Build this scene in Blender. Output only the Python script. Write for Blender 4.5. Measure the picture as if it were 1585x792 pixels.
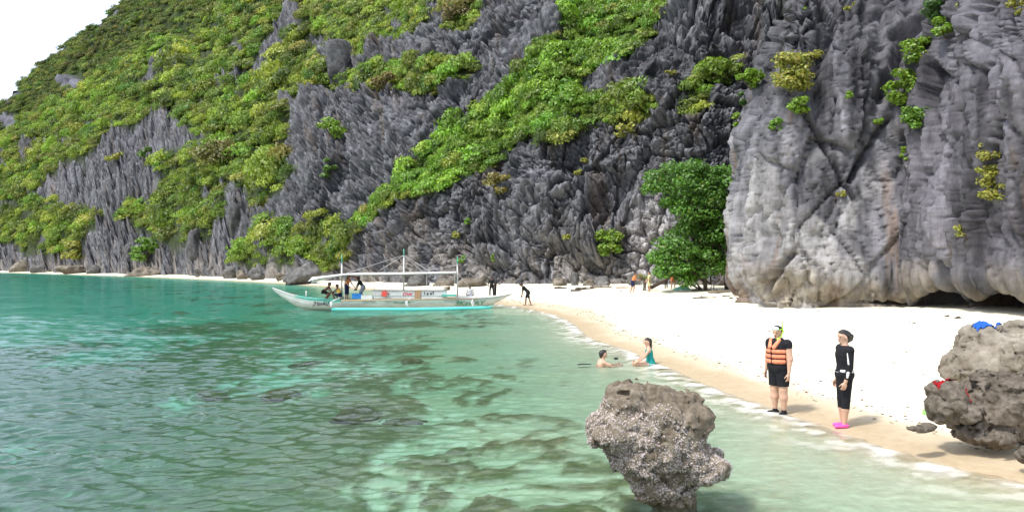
import bpy, bmesh, math, random
import numpy as np
from mathutils import Vector, Matrix
random.seed(7); rng = np.random.default_rng(11)
for o in list(bpy.data.objects): bpy.data.objects.remove(o)
SC = bpy.context.scene; COL = SC.collection

# ------------------------------------------------------------------ camera, sky, sun, exposure
FPX, HZ, CX, HC = 1220.0, 408.0, 792.5, 2.95      # focal length, horizon row, centre column (photo pixels), eye height (m)
cam = bpy.data.cameras.new('camera'); camo = bpy.data.objects.new('camera', cam); COL.objects.link(camo)
camo.location = (0, 0, HC); camo.rotation_euler = (math.radians(90), 0, 0)
cam.sensor_width = 36.0; cam.lens = 36.0 * FPX / 1585.0; cam.shift_y = (HZ - 396.0) / 1585.0
cam.clip_start = 0.1; cam.clip_end = 5000.0
SC.camera = camo
SUN_AZ, SUN_EL = math.radians(-125), math.radians(58)   # azimuth measured from +Y towards +X
world = bpy.data.worlds.new('World'); SC.world = world; world.use_nodes = True
wn = world.node_tree.nodes; wl = world.node_tree.links; wn.clear()
wout = wn.new('ShaderNodeOutputWorld'); wbg = wn.new('ShaderNodeBackground'); wbg.inputs['Strength'].default_value = 0.135
sky = wn.new('ShaderNodeTexSky'); sky.sky_type = 'NISHITA'; sky.sun_disc = False
sky.sun_elevation = SUN_EL; sky.sun_rotation = SUN_AZ; sky.air_density = 1.0; sky.dust_density = 2.5; sky.ozone_density = 1.0
wtc = wn.new('ShaderNodeTexCoord'); wno = wn.new('ShaderNodeTexNoise'); wno.inputs['Scale'].default_value = 2.2; wno.inputs['Detail'].default_value = 5
wmr = wn.new('ShaderNodeMapRange'); wmr.inputs['From Min'].default_value = .3; wmr.inputs['From Max'].default_value = .7
wmr.inputs['To Min'].default_value = .3; wmr.inputs['To Max'].default_value = .85
wmx = wn.new('ShaderNodeMix'); wmx.data_type = 'RGBA'; wmx.inputs['B'].default_value = (10.4, 11.3, 13.4, 1)
wl.new(wtc.outputs['Generated'], wno.inputs['Vector']); wl.new(wno.outputs['Fac'], wmr.inputs['Value'])
wl.new(wmr.outputs['Result'], wmx.inputs['Factor']); wl.new(sky.outputs['Color'], wmx.inputs['A'])
wl.new(wmx.outputs['Result'], wbg.inputs['Color']); wl.new(wbg.outputs['Background'], wout.inputs['Surface'])
sl = bpy.data.lights.new('sun', 'SUN'); sl.energy = 3.3; sl.angle = math.radians(7.0); sl.color = (1.0, .965, .91)
so = bpy.data.objects.new('sun', sl); COL.objects.link(so); so.location = (-40, -40, 80)
sdir = Vector((math.sin(SUN_AZ) * math.cos(SUN_EL), math.cos(SUN_AZ) * math.cos(SUN_EL), math.sin(SUN_EL)))
so.rotation_euler = sdir.to_track_quat('Z', 'Y').to_euler()
SC.view_settings.view_transform = 'Standard'; SC.view_settings.look = 'None'
SC.view_settings.exposure = 0.42; SC.view_settings.gamma = 1.0; SC.view_settings.use_curve_mapping = False
SC.render.engine = 'CYCLES'; SC.cycles.use_denoising = True
SC.cycles.max_bounces = 6; SC.cycles.diffuse_bounces = 3; SC.cycles.glossy_bounces = 3; SC.cycles.transmission_bounces = 4
SC.cycles.transparent_max_bounces = 12; SC.cycles.caustics_reflective = False; SC.cycles.caustics_refractive = False

def at(px, py, Y): return Vector(((px - CX) / FPX * Y, Y, HC - (py - HZ) / FPX * Y))
def on_z(px, py, Z=0.0):
    Y = (HC - Z) * FPX / (py - HZ); return Vector(((px - CX) / FPX * Y, Y, Z))

# ------------------------------------------------------------------ numpy noise
def hsh(ix, iy, s, iz=0):
    n = (ix * 374761393 + iy * 668265263 + iz * 2147483647 + s * 974634777) & 0xffffffff
    n = ((n ^ (n >> 13)) * 1274126177) & 0xffffffff
    n = ((n ^ (n >> 15)) * 2246822519) & 0xffffffff
    return (n ^ (n >> 16)).astype(np.float64) / 4294967296.0
def vn2(x, y, s=0):
    ix = np.floor(x).astype(np.int64); iy = np.floor(y).astype(np.int64)
    fx = x - ix; fy = y - iy; fx = fx * fx * fx * (fx * (fx * 6 - 15) + 10); fy = fy * fy * fy * (fy * (fy * 6 - 15) + 10)
    a = hsh(ix, iy, s); b = hsh(ix + 1, iy, s); c = hsh(ix, iy + 1, s); d = hsh(ix + 1, iy + 1, s)
    return ((a + (b - a) * fx) * (1 - fy) + (c + (d - c) * fx) * fy) * 2 - 1
def fbm2(x, y, s=0, n=4, g=.5):
    r = 0; a = 1; t = 0
    for k in range(n):
        r = r + a * vn2(x, y, s + k * 17); t += a; a *= g; x = x * 2.03 + 5.1; y = y * 2.03 + 1.7
    return r / t
def vn3(x, y, z, s=0):
    ix = np.floor(x).astype(np.int64); iy = np.floor(y).astype(np.int64); iz = np.floor(z).astype(np.int64)
    fx = x - ix; fy = y - iy; fz = z - iz
    fx = fx * fx * (3 - 2 * fx); fy = fy * fy * (3 - 2 * fy); fz = fz * fz * (3 - 2 * fz)
    def pl(k):
        a = hsh(ix, iy, s, iz + k); b = hsh(ix + 1, iy, s, iz + k); c = hsh(ix, iy + 1, s, iz + k); d = hsh(ix + 1, iy + 1, s, iz + k)
        return (a + (b - a) * fx) * (1 - fy) + (c + (d - c) * fx) * fy
    p = pl(0); return (p + (pl(1) - p) * fz) * 2 - 1
def fbm3(x, y, z, s=0, n=4, g=.5):
    r = 0; a = 1; t = 0
    for k in range(n):
        r = r + a * vn3(x, y, z, s + k * 13); t += a; a *= g; x = x * 2.03 + 3.1; y = y * 2.03 + 1.3; z = z * 2.03 + 7.7
    return r / t
def facets(x, y, s, tx=1.0, ty=1.0, by=0.0, jit=.95):
    """tilted plates on a jittered cell pattern: (height, gap to the neighbouring cell, random of the cell)"""
    ix = np.floor(x).astype(np.int64); iy = np.floor(y).astype(np.int64)
    d1 = np.full(x.shape, 9e9); d2 = d1.copy(); hh = np.zeros(x.shape); rr = np.zeros(x.shape)
    for dx in (-1, 0, 1):
        for dy in (-1, 0, 1):
            cx = ix + dx; cy = iy + dy
            ox = x - (cx + .5 + (hsh(cx, cy, s) - .5) * jit); oy = y - (cy + .5 + (hsh(cx, cy, s + 1) - .5) * jit)
            d = np.sqrt(ox * ox + oy * oy)
            r = hsh(cx, cy, s + 2)
            h = r - .5 + ox * tx * (hsh(cx, cy, s + 3) * 2 - 1) + oy * (ty * (hsh(cx, cy, s + 4) * 2 - 1) + by)
            m = d < d1
            d2 = np.where(m, d1, np.minimum(d2, d)); hh = np.where(m, h, hh); rr = np.where(m, r, rr); d1 = np.where(m, d, d1)
    return hh, d2 - d1, rr
def facets3(x, y, z, s, tilt=1.0):
    """the same plates in space, for broken rock: (height, gap)"""
    ix = np.floor(x).astype(np.int64); iy = np.floor(y).astype(np.int64); iz = np.floor(z).astype(np.int64)
    d1 = np.full(x.shape, 9e9); d2 = d1.copy(); hh = np.zeros(x.shape)
    for dx in (-1, 0, 1):
        for dy in (-1, 0, 1):
            for dz in (-1, 0, 1):
                a, b, c = ix + dx, iy + dy, iz + dz
                ox = x - (a + hsh(a, b, s, c)); oy = y - (b + hsh(a, b, s + 1, c)); oz = z - (c + hsh(a, b, s + 2, c)); d = ox * ox + oy * oy + oz * oz
                h = hsh(a, b, s + 3, c) - .5 + tilt * (ox * (hsh(a, b, s + 4, c) - .5) + oy * (hsh(a, b, s + 5, c) - .5) + oz * (hsh(a, b, s + 6, c) - .5)) * 2
                m = d < d1; d2 = np.where(m, d1, np.minimum(d2, d)); hh = np.where(m, h, hh); d1 = np.where(m, d, d1)
    return hh, np.sqrt(d2) - np.sqrt(d1)
def smooth(a, b, x): t = np.clip((x - a) / (b - a), 0, 1); return t * t * (3 - 2 * t)
def in_poly(px, py, poly):
    r = np.zeros(px.shape, bool); n = len(poly)
    for i in range(n):
        x1, y1 = poly[i]; x2, y2 = poly[(i + 1) % n]
        if y1 == y2: continue
        r ^= ((y1 > py) != (y2 > py)) & (px < (x2 - x1) * (py - y1) / (y2 - y1) + x1)
    return r
def dist_line(px, py, pts):
    d = np.full(px.shape, 1e9)
    for (x1, y1), (x2, y2) in zip(pts[:-1], pts[1:]):
        vx, vy = x2 - x1, y2 - y1; L = vx * vx + vy * vy + 1e-9
        t = np.clip(((px - x1) * vx + (py - y1) * vy) / L, 0, 1)
        d = np.minimum(d, np.hypot(px - x1 - t * vx, py - y1 - t * vy))
    return d

# ------------------------------------------------------------------ mesh and material helpers
def mesh_np(name, V, F, mat=None, parent=None, col=None, smooth_=False, attrs=None):
    V = np.asarray(V, np.float32).reshape(-1, 3); F = np.asarray(F, np.int32); k = F.shape[1]
    me = bpy.data.meshes.new(name)
    me.vertices.add(len(V)); me.vertices.foreach_set('co', V.ravel())
    me.loops.add(F.size); me.loops.foreach_set('vertex_index', F.ravel())
    me.polygons.add(len(F)); me.polygons.foreach_set('loop_start', np.arange(0, F.size, k, dtype=np.int32))
    me.polygons.foreach_set('loop_total', np.full(len(F), k, np.int32))
    if smooth_: me.polygons.foreach_set('use_smooth', np.ones(len(F), bool))
    me.update(calc_edges=True)
    if col is not None:
        a = me.color_attributes.new('Col', 'FLOAT_COLOR', 'POINT')
        c = np.ones((len(V), 4), np.float32); c[:, :3] = np.asarray(col, np.float32).reshape(-1, 3); a.data.foreach_set('color', c.ravel())
    for nm, arr in (attrs or {}).items():
        a = me.attributes.new(nm, 'FLOAT', 'POINT'); a.data.foreach_set('value', np.asarray(arr, np.float32).ravel())
    o = bpy.data.objects.new(name, me); COL.objects.link(o)
    if mat: me.materials.append(mat)
    if parent: o.parent = parent
    return o
def grid_faces(nu, nv, flip=False):
    i = np.arange((nu - 1) * (nv - 1)); u = i // (nv - 1); v = i % (nv - 1); a = u * nv + v
    F = np.stack([a, a + nv, a + nv + 1, a + 1], 1)
    return F[:, ::-1] if flip else F
def tag(o, label=None, cat=None, group=None, kind=None):
    if label: o['label'] = label
    if cat: o['category'] = cat
    if group: o['group'] = group
    if kind: o['kind'] = kind
    return o
def empty(name, loc=(0, 0, 0), rz=0.0):
    o = bpy.data.objects.new(name, None); COL.objects.link(o); o.location = loc; o.rotation_euler = (0, 0, rz); return o
class NT:
    def __init__(s, name):
        s.m = bpy.data.materials.new(name); s.m.use_nodes = True; s.t = s.m.node_tree; s.t.nodes.clear()
        s.out = s.n('ShaderNodeOutputMaterial')
    def n(s, ty, **kw):
        x = s.t.nodes.new(ty)
        for k, v in kw.items():
            if k in x.inputs: x.inputs[k].default_value = v
            else: setattr(x, k, v)
        return x
    def l(s, a, b): s.t.links.new(a, b)
    def noise(s, scale, detail=4, rough=.55, vec=None, sx=None):
        x = s.n('ShaderNodeTexNoise', Scale=scale, Detail=detail, Roughness=rough)
        tc = s.n('ShaderNodeTexCoord'); src = tc.outputs['Object']
        if sx:
            mp = s.n('ShaderNodeMapping'); mp.inputs['Scale'].default_value = sx; s.l(src, mp.inputs['Vector']); src = mp.outputs['Vector']
        s.l(vec or src, x.inputs['Vector']); return x
    def ramp(s, src, stops):
        r = s.n('ShaderNodeValToRGB'); e = r.color_ramp.elements
        while len(e) < len(stops): e.new(.5)
        for q, (p, c) in zip(e, stops): q.position = p; q.color = (*c, 1) if len(c) == 3 else c
        s.l(src, r.inputs['Fac']); return r
    def mix(s, a, b, fac=.5, blend='MIX'):
        x = s.n('ShaderNodeMix', data_type='RGBA', blend_type=blend)
        for v, k in ((a, 'A'), (b, 'B')):
            if isinstance(v, tuple): x.inputs[k].default_value = (*v, 1) if len(v) == 3 else v
            else: s.l(v, x.inputs[k])
        if isinstance(fac, (int, float)): x.inputs['Factor'].default_value = fac
        else: s.l(fac, x.inputs['Factor'])
        return x.outputs['Result']
    def bump(s, h, strength=.5, dist=.05, normal=None):
        b = s.n('ShaderNodeBump', Strength=strength, Distance=dist); s.l(h, b.inputs['Height'])
        if normal: s.l(normal, b.inputs['Normal'])
        return b.outputs['Normal']
    def pbsdf(s, col=None, rough=.7, normal=None, spec=.3, metal=0):
        p = s.n('ShaderNodeBsdfPrincipled'); p.inputs['Roughness'].default_value = rough
        p.inputs['Specular IOR Level'].default_value = spec; p.inputs['Metallic'].default_value = metal
        if isinstance(col, tuple): p.inputs['Base Color'].default_value = (*col[:3], 1)
        elif col is not None: s.l(col, p.inputs['Base Color'])
        if normal: s.l(normal, p.inputs['Normal'])
        s.l(p.outputs['BSDF'], s.out.inputs['Surface']); return p
def mat_plain(name, col, rough=.6, spec=.3, var=.18, scale=9.0, metal=0, bump=.0):
    t = NT(name); n = t.noise(scale, 5)
    r = t.ramp(n.outputs['Fac'], [(.3, tuple(c * (1 - var) for c in col)), (.7, tuple(min(1, c * (1 + var * .6)) for c in col))])
    nm = t.bump(n.outputs['Fac'], bump, .01) if bump else None
    t.pbsdf(r.outputs['Color'], rough, nm, spec, metal); return t.m
# ------------------------------------------------------------------ shoreline, beach and sea bed
WL = [on_z(*p) for p in [(1560, 745), (1450, 720), (1350, 690), (1250, 655), (1180, 630), (1100, 600), (1030, 570), (960, 540), (905, 520), (884, 500), (850, 486)]]
SHORE = [(14.5, 3.0), (9.0, 8.0)] + [(p.x, p.y) for p in WL] + [(.6, 53), (-2.2, 60), (-6.5, 70), (-13.5, 84), (-24, 101), (-39.5, 124), (-60, 150), (-87, 181), (-120, 214), (-167, 259), (-260, 330), (-420, 430)]
def catmull(P, n=6):
    P = [np.array(p, float) for p in P]; P = [2 * P[0] - P[1]] + P + [2 * P[-1] - P[-2]]; out = []
    for i in range(1, len(P) - 2):
        for k in range(n):
            t = k / n
            out.append(.5 * (2 * P[i] + (P[i + 1] - P[i - 1]) * t + (2 * P[i - 1] - 5 * P[i] + 4 * P[i + 1] - P[i + 2]) * t * t + (3 * P[i] - P[i - 1] - 3 * P[i + 1] + P[i + 2]) * t ** 3))
    out.append(P[-2]); return np.array(out)
SH = catmull(SHORE, 4)
LAND = [tuple(p) for p in SH] + [(-420, 2000), (2000, 2000), (2000, 3)]
def shore_d(x, y):
    """metres inland of the waterline (negative: out at sea)"""
    x = np.asarray(x, float); y = np.asarray(y, float)
    d = dist_line(x, y, SH); return np.where(in_poly(x, y, LAND), d, -d)
def ground_z(x, y, fine=True):
    x = np.asarray(x, float); y = np.asarray(y, float); d = shore_d(x, y)
    wob = fbm2(x * .35, y * .35, 5, 3) * .35
    dd = d + wob * smooth(0, 1.5, np.abs(d))
    land = .075 * np.clip(dd, 0, 4) + .038 * np.clip(dd - 4, 0, 16) + .004 * np.clip(dd - 20, 0, 50)
    s = np.clip(-dd, 0, None)
    far = np.clip(1 - (np.hypot(x, y) - 12) / 90, .28, 1)
    sea = .10 * np.clip(s, 0, 2.5) + .055 * np.clip(s - 2.5, 0, 8) + .03 * np.clip(s - 10.5, 0, 12)
    flat = (1.1 + 3.4 * smooth(0, 14, s) + 4.6 * smooth(1.5, -5, x + .25 * y)) * 2.95 / np.maximum(np.hypot(x, y), 5)   # wide shallow reef flat
    sea = sea * flat / (sea + flat) * 1.25
    z = np.where(dd > 0, land, -sea)
    rf = reef(x, y, s); z = z + rf * np.minimum(.07, sea * .2)
    if fine:
        z = z + fbm2(x * 1.3, y * 1.3, 9, 4) * .014 * smooth(1.5, 5, d) + fbm2(x * .5, y * .5, 4, 3) * .06 * smooth(-1, -6, d)
        z = z + .012 * vn2(x * 4, y * 4, 3) * smooth(2, 5, d) - .05 * smooth(.45, .8, vn2(x * 2.3, y * 2.3, 6)) * smooth(2, 4, d)
    return z
def reef(x, y, s):
    """0..1 cover of coral rock on the sea bed"""
    wx = x + 1.2 * fbm2(x * .4, y * .4, 71, 3); wy = y + 1.2 * fbm2(x * .4 + 9, y * .4, 72, 3)
    n = fbm2(wx * .26, wy * .17, 21, 5, .62)
    n2 = fbm2(wx * 1.1, wy * .8, 22, 4, .62)
    band = smooth(1.5, 5, s) * smooth(42, 18, s)
    near = smooth(16, 9, np.hypot(x - 1.5, y - 9)) * smooth(.6, 1.6, s) * .25
    right = smooth(2, 6, x) * smooth(14, 10, y) * .25
    mid = .42 * smooth(17, 2, np.hypot((x + 10) * .8, (y - 30) * .42)) + .30 * smooth(-1, -6, x) * smooth(26, 14, y) - .25 * smooth(2.2, .4, np.hypot((x + .8) * .6, y - 14)) - .3 * smooth(2.5, .5, np.hypot(x + 1.8, y - 10.5))
    n3 = fbm2(wx * 3.2, wy * 2.6, 23, 3, .65)
    return smooth(.06, .44, n * .95 + n2 * .75 + n3 * .42 - .13 + near + mid * .8 - right + .36 * smooth(.5, -3.5, x + .25 * y) * smooth(44, 26, y)) * band
# ground sheet, rows spread so that they are finest close to the viewer
ya = np.concatenate([np.geomspace(2.0, 60, 280), np.geomspace(61, 420, 80), np.array([600, 1000, 2500])])
ta = np.concatenate([np.linspace(-6, -.75, 16)[:-1], np.linspace(-.75, .75, 330), np.linspace(.75, 6, 16)[1:]])
TT, YY = np.meshgrid(ta, ya, indexing='ij'); GX = TT * (YY + 2.0); GY = YY
GZ = ground_z(GX, GY); gd = shore_d(GX, GY); gs = np.clip(-gd, 0, None); RF = reef(GX, GY, gs)
wetn = fbm2(GX * .5, GY * .5, 31, 3) * .55 + fbm2(GX * 3, GY * 3, 32, 2) * .12
wide = 1.75 + .9 * smooth(34, 50, GY) * smooth(-6, 2, GX) - .7 * smooth(70, 120, GY)
wet = smooth(.55, -.35, gd - wide - wetn) * (1 - .35 * smooth(.4, 1.6, gd + wetn))
t = NT('sand'); aw = t.n('ShaderNodeAttribute', attribute_name='wet'); ar = t.n('ShaderNodeAttribute', attribute_name='reef')
n1 = t.noise(38, 6, .7); n2 = t.noise(1.6, 5); n3 = t.noise(5.5, 6, .7)
dry = t.ramp(n1.outputs['Fac'], [(.25, (.64, .58, .45)), (.5, (.76, .715, .55)), (.8, (.83, .79, .64))])
dry2 = t.mix(dry.outputs['Color'], (.66, .60, .47), t.ramp(n2.outputs['Fac'], [(.56, (0, 0, 0)), (.72, (.5, .5, .5))]).outputs['Color'])
wetc = t.ramp(n3.outputs['Fac'], [(.3, (.40, .305, .19)), (.6, (.48, .38, .245)), (.85, (.56, .46, .325))])
bed = t.ramp(n3.outputs['Fac'], [(.25, (.44, .41, .27)), (.6, (.58, .55, .38)), (.85, (.70, .67, .51))])
rk1 = t.noise(4.5, 9, .8); rk2 = t.noise(.8, 4)
rk = t.ramp(rk1.outputs['Fac'], [(.28, (.036, .031, .013)), (.46, (.13, .105, .046)), (.62, (.25, .205, .10)), (.82, (.41, .36, .21))])
rkv = t.mix(rk.outputs['Color'], (.10, .13, .04), t.ramp(rk2.outputs['Fac'], [(.45, (0, 0, 0)), (.65, (.65, .65, .65))]).outputs['Color'])
asea = t.n('ShaderNodeAttribute', attribute_name='sea'); adp = t.n('ShaderNodeAttribute', attribute_name='algae')
bed2 = t.ramp(rk1.outputs['Fac'], [(.28, (.20, .19, .10)), (.5, (.37, .355, .20)), (.7, (.50, .48, .30)), (.85, (.63, .61, .43))])
c = t.mix(dry2, wetc.outputs['Color'], aw.outputs['Fac']); c = t.mix(c, bed.outputs['Color'], asea.outputs['Fac']); c = t.mix(c, bed2.outputs['Color'], adp.outputs['Fac']); ed = t.noise(2.6, 9, .75); ma = t.n('ShaderNodeMath', operation='MULTIPLY_ADD'); ma.inputs[1].default_value = 1.3; ma.inputs[2].default_value = -.65; t.l(ed.outputs['Fac'], ma.inputs[0]); mb = t.n('ShaderNodeMath', operation='ADD'); t.l(ma.outputs[0], mb.inputs[0]); t.l(ar.outputs['Fac'], mb.inputs[1]); mg = t.ramp(mb.outputs[0], [(.12, (0, 0, 0)), (.98, (1, 1, 1))]); mh = t.n('ShaderNodeMath', operation='MULTIPLY'); t.l(mg.outputs['Color'], mh.inputs[0]); mq = t.ramp(ar.outputs['Fac'], [(.02, (0, 0, 0)), (.2, (1, 1, 1))]); t.l(mq.outputs['Color'], mh.inputs[1]); c = t.mix(c, rkv, mh.outputs[0])
p = t.pbsdf(c, .9, t.bump(n1.outputs['Fac'], .25, .02), .2)
rr = t.ramp(aw.outputs['Fac'], [(0, (.95, .95, .95)), (1, (.42, .42, .42))]); t.l(rr.outputs['Color'], p.inputs['Roughness'])
M_SAND = t.m
gr = mesh_np('beach_ground', np.stack([GX, GY, GZ], -1), grid_faces(*GX.shape), M_SAND, smooth_=True,
             attrs={'wet': wet, 'reef': RF, 'sea': smooth(.1, -.8, gd), 'algae': smooth(-1.2, -6.5, gd + 1.6 * fbm2(GX * .4, GY * .4, 66, 3)) * (.72 + .28 * fbm2(GX * .8, GY * .6, 67, 3)) * (1 - .85 * smooth(-1, -7, GX + .25 * GY) * smooth(28, 48, GY))}); tag(gr, kind='structure')

# ------------------------------------------------------------------ sea
def waves(x, y):
    r = np.hypot(x, y); z = 0
    dirs = [(.25, 1.0, 2.4, .010), (-.35, 1.0, 1.2, .011), (.1, 1.0, .75, .012), (.55, 1.0, .52, .012), (-.6, 1.0, .38, .011), (-.1, 1, .29, .009), (.4, -1, .22, .006)]
    for i, (dx, dy, L, a) in enumerate(dirs):
        k = 2 * math.pi / L / math.hypot(dx, dy); w = fbm2(x / L * .35, y / L * .35, 50 + i, 2) * 4.5
        ph = k * (dx * x + dy * y) + w; am = a * (.55 + .9 * (vn2(x / L * .3, y / L * .3, 60 + i) * .5 + .5)) * smooth(130 * L, 30 * L, r)
        z = z + am * (1.6 * (1 - np.abs(np.sin(ph * .5))) - .6)
    return z
yw = np.concatenate([np.linspace(2.2, 8.3, 24)[:-1], np.geomspace(8.3, 45, 450), np.geomspace(45.6, 500, 60), np.array([700, 1200, 2500])])
tw = np.concatenate([np.linspace(-6, -.72, 14)[:-1], np.linspace(-.70, .68, 390), np.linspace(.70, 6, 14)[1:]])
TT, YY = np.meshgrid(tw, yw, indexing='ij'); WX = TT * (YY + 1.5); WY = YY; wd = shore_d(WX, WY)
calm = .22 + .78 * smooth(0, -9, wd)
WZ = waves(WX, WY) * calm * (1 + .6 * smooth(2, -10, WX))
# a low swash ridge with froth where the ripples reach the sand
swn = fbm2(WX * .45, WY * .45, 81, 3) * .35
ridge = np.exp(-((wd + .16 + swn * .5) / .26) ** 2); WZ = WZ + ridge * .03 * smooth(75, 45, WY)
lace = fbm2(WX * 3.0, WY * 3.0, 83, 4, .6)
foam = np.clip(ridge * (.26 + .8 * fbm2(WX * 2.2, WY * 2.2, 84, 4)) + smooth(-1.7, -.15, wd + swn) * smooth(.25, -.2, wd) * smooth(-.12, .38, lace) * .32, 0, 1) * smooth(90, 55, WY)
nu, nv = WX.shape; V = np.stack([WX, WY, WZ], -1).reshape(-1, 3); F = grid_faces(nu, nv)
ring = np.concatenate([np.arange(nv), np.arange(1, nu) * nv + nv - 1, (nu - 1) * nv + np.arange(nv - 2, -1, -1), np.arange(nu - 2, 0, -1) * nv])
Vb = V[ring].copy(); Vb[:, 2] = -6.0; b0 = len(V); nr = len(ring); j = np.arange(nr); j2 = (j + 1) % nr
side = np.stack([ring[j2], ring[j], b0 + j, b0 + j2], 1)
# the floor of the water body as a strip between the two long sides
left = b0 + np.arange(nv); right = b0 + (nv - 1) + (nu - 1) + np.arange(nv - 1, -1, -1)
bot = np.stack([left[:-1], left[1:], right[1:], right[:-1]], 1)
V = np.concatenate([V, Vb]); F = np.concatenate([F, side[:, ::-1] if False else side, bot])
t = NT('sea_water'); fo = t.n('ShaderNodeAttribute', attribute_name='foam')
nb = t.noise(7.0, 6, .6, sx=(1, 1.0, 1)); nb2 = t.noise(1.7, 4, .55)
nb3 = t.noise(.45, 3, .5); nb4 = t.noise(.11, 2, .5); nm = t.bump(nb4.outputs['Fac'], .5, .9); nm = t.bump(nb3.outputs['Fac'], .5, .22, nm); nm = t.bump(nb2.outputs['Fac'], .5, .09, nm); nm = t.bump(nb.outputs['Fac'], .55, .022, nm)
fr = t.n('ShaderNodeFresnel', IOR=1.33); t.l(nm, fr.inputs['Normal'])
gl = t.n('ShaderNodeBsdfGlossy', Roughness=.045); t.l(nm, gl.inputs['Normal'])
tr = t.n('ShaderNodeBsdfTransparent'); ms = t.n('ShaderNodeMixShader'); fcap = t.n('ShaderNodeMath', operation='MINIMUM'); fcap.inputs[1].default_value = .42; fmu = t.n('ShaderNodeMath', operation='MULTIPLY'); fmu.inputs[1].default_value = 1.35; t.l(fr.outputs['Fac'], fmu.inputs[0]); t.l(fmu.outputs[0], fcap.inputs[0]); t.l(fcap.outputs[0], ms.inputs['Fac'])
t.l(tr.outputs['BSDF'], ms.inputs[1]); t.l(gl.outputs['BSDF'], ms.inputs[2])
fd = t.n('ShaderNodeBsdfDiffuse', Color=(.86, .84, .76, 1)); ms2 = t.n('ShaderNodeMixShader'); t.l(fo.outputs['Fac'], ms2.inputs['Fac'])
t.l(ms.outputs['Shader'], ms2.inputs[1]); t.l(fd.outputs['BSDF'], ms2.inputs[2]); t.l(ms2.outputs['Shader'], t.out.inputs['Surface'])
va = t.n('ShaderNodeVolumeAbsorption', Density=1.15, Color=(.60, .900, .903, 1)); t.l(va.outputs['Volume'], t.out.inputs['Volume'])
M_SEA = t.m
sea = mesh_np('sea_water', V, F, M_SEA, smooth_=True, attrs={'foam': np.concatenate([foam.ravel(), np.zeros(nr)])}); tag(sea, kind='structure')

# ------------------------------------------------------------------ limestone
t = NT('limestone'); ca = t.n('ShaderNodeAttribute', attribute_name='Col')
n1 = t.noise(2.2, 9, .7, sx=(1, 1, .45)); n2 = t.noise(.35, 5, .6, sx=(1, 1, .35)); n3 = t.noise(9, 6, .7)
v = t.ramp(n1.outputs['Fac'], [(.28, (.42, .42, .43)), (.5, (.88, .88, .9)), (.7, (1.25, 1.24, 1.25)), (.85, (1.9, 1.88, 1.85))])
v2 = t.ramp(n2.outputs['Fac'], [(.3, (.75, .74, .76)), (.7, (1.2, 1.19, 1.18))])
c = t.mix(ca.outputs['Color'], v.outputs['Color'], 1.0, 'MULTIPLY'); c = t.mix(c, v2.outputs['Color'], 1.0, 'MULTIPLY')
t.pbsdf(c, .92, t.bump(n3.outputs['Fac'], .5, .07, t.bump(n1.outputs['Fac'], .3, .09)), .15); M_ROCK = t.m
def leaf_mat(name, inst):
    t = NT(name); ca = t.n('ShaderNodeAttribute', attribute_name='Col'); col = ca.outputs['Color']
    if inst: ti = t.n('ShaderNodeAttribute', attribute_name='tint', attribute_type='INSTANCER'); col = t.mix(col, ti.outputs['Color'], 1.0, 'MULTIPLY')
    df = t.n('ShaderNodeBsdfDiffuse'); tl = t.n('ShaderNodeBsdfTranslucent'); ms = t.n('ShaderNodeMixShader', Fac=.38)
    t.l(col, df.inputs['Color']); t.l(t.mix(col, (1.0, 1.1, .45), 1.0, 'MULTIPLY'), tl.inputs['Color'])
    t.l(df.outputs['BSDF'], ms.inputs[1]); t.l(tl.outputs['BSDF'], ms.inputs[2])
    gl = t.n('ShaderNodeBsdfGlossy', Roughness=.5); ms2 = t.n('ShaderNodeMixShader', Fac=.04)
    t.l(ms.outputs['Shader'], ms2.inputs[1]); t.l(gl.outputs['BSDF'], ms2.inputs[2]); t.l(ms2.outputs['Shader'], t.out.inputs['Surface']); return t.m
M_LEAF, M_LEAF_I = leaf_mat('leaves', False), leaf_mat('scrub_leaves', True)

def normals(P):
    du = np.gradient(P, axis=0); dv = np.gradient(P, axis=1); n = np.cross(du, dv); n /= np.linalg.norm(n, axis=-1, keepdims=True) + 1e-9
    return n
def lerp_cols(px, xs, ys): return np.interp(px, xs, ys)
def blur(a, k):
    for ax in (0, 1):
        if k[ax] < 1: continue
        n = k[ax]; ker = np.hanning(2 * n + 3)[1:-1]; ker /= ker.sum()
        pad = [(0, 0), (0, 0)]; pad[ax] = (n, n); b = np.pad(a, pad, mode='edge')
        a = np.apply_along_axis(lambda v: np.convolve(v, ker, mode='valid'), ax, b)
    return a

# ---- the big slope behind the bay: columns by bearing, rows by height; it rises with cotangent c from its foot line
BX = [-420, -300, -100, 0, 100, 200, 300, 400, 500, 600, 700, 800, 900, 1000, 1100, 1200, 1400]
BPY = [414, 415, 416, 416, 418, 420, 423, 427, 432, 437, 440, 442, 443, 443, 444, 445, 446]
BYB = [500, 430, 335, 278, 232, 196, 166, 141, 121, 104, 94, 87, 82, 78, 75, 73, 72]
BTOP = [330, 320, 255, 205, 160, 88, 45, -25, -120, -330, -420, -450, -450, -450, -450, -450, -450]
BWAL = [395, 392, 372, 330, 280, 215, 175, 300, 230, 250, 290, 260, 200, 150, 110, 100, 100]
BC1 = [.5, .5, .5, .5, .55, .6, .6, .5, .5, .5, .42, .36, .33, .30, .28, .25, .25]
BC2 = [1.3, 1.3, 1.3, 1.25, 1.25, 1.2, 1.15, 1.05, .95, .85, .8, .75, .68, .58, .5, .45, .45]
ucol = np.concatenate([np.linspace(-420, -30, 60)[:-1], np.linspace(-30, 1240, 920), np.linspace(1240, 1400, 30)[1:]])
nv_in, nv_out = 330, 26
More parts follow.
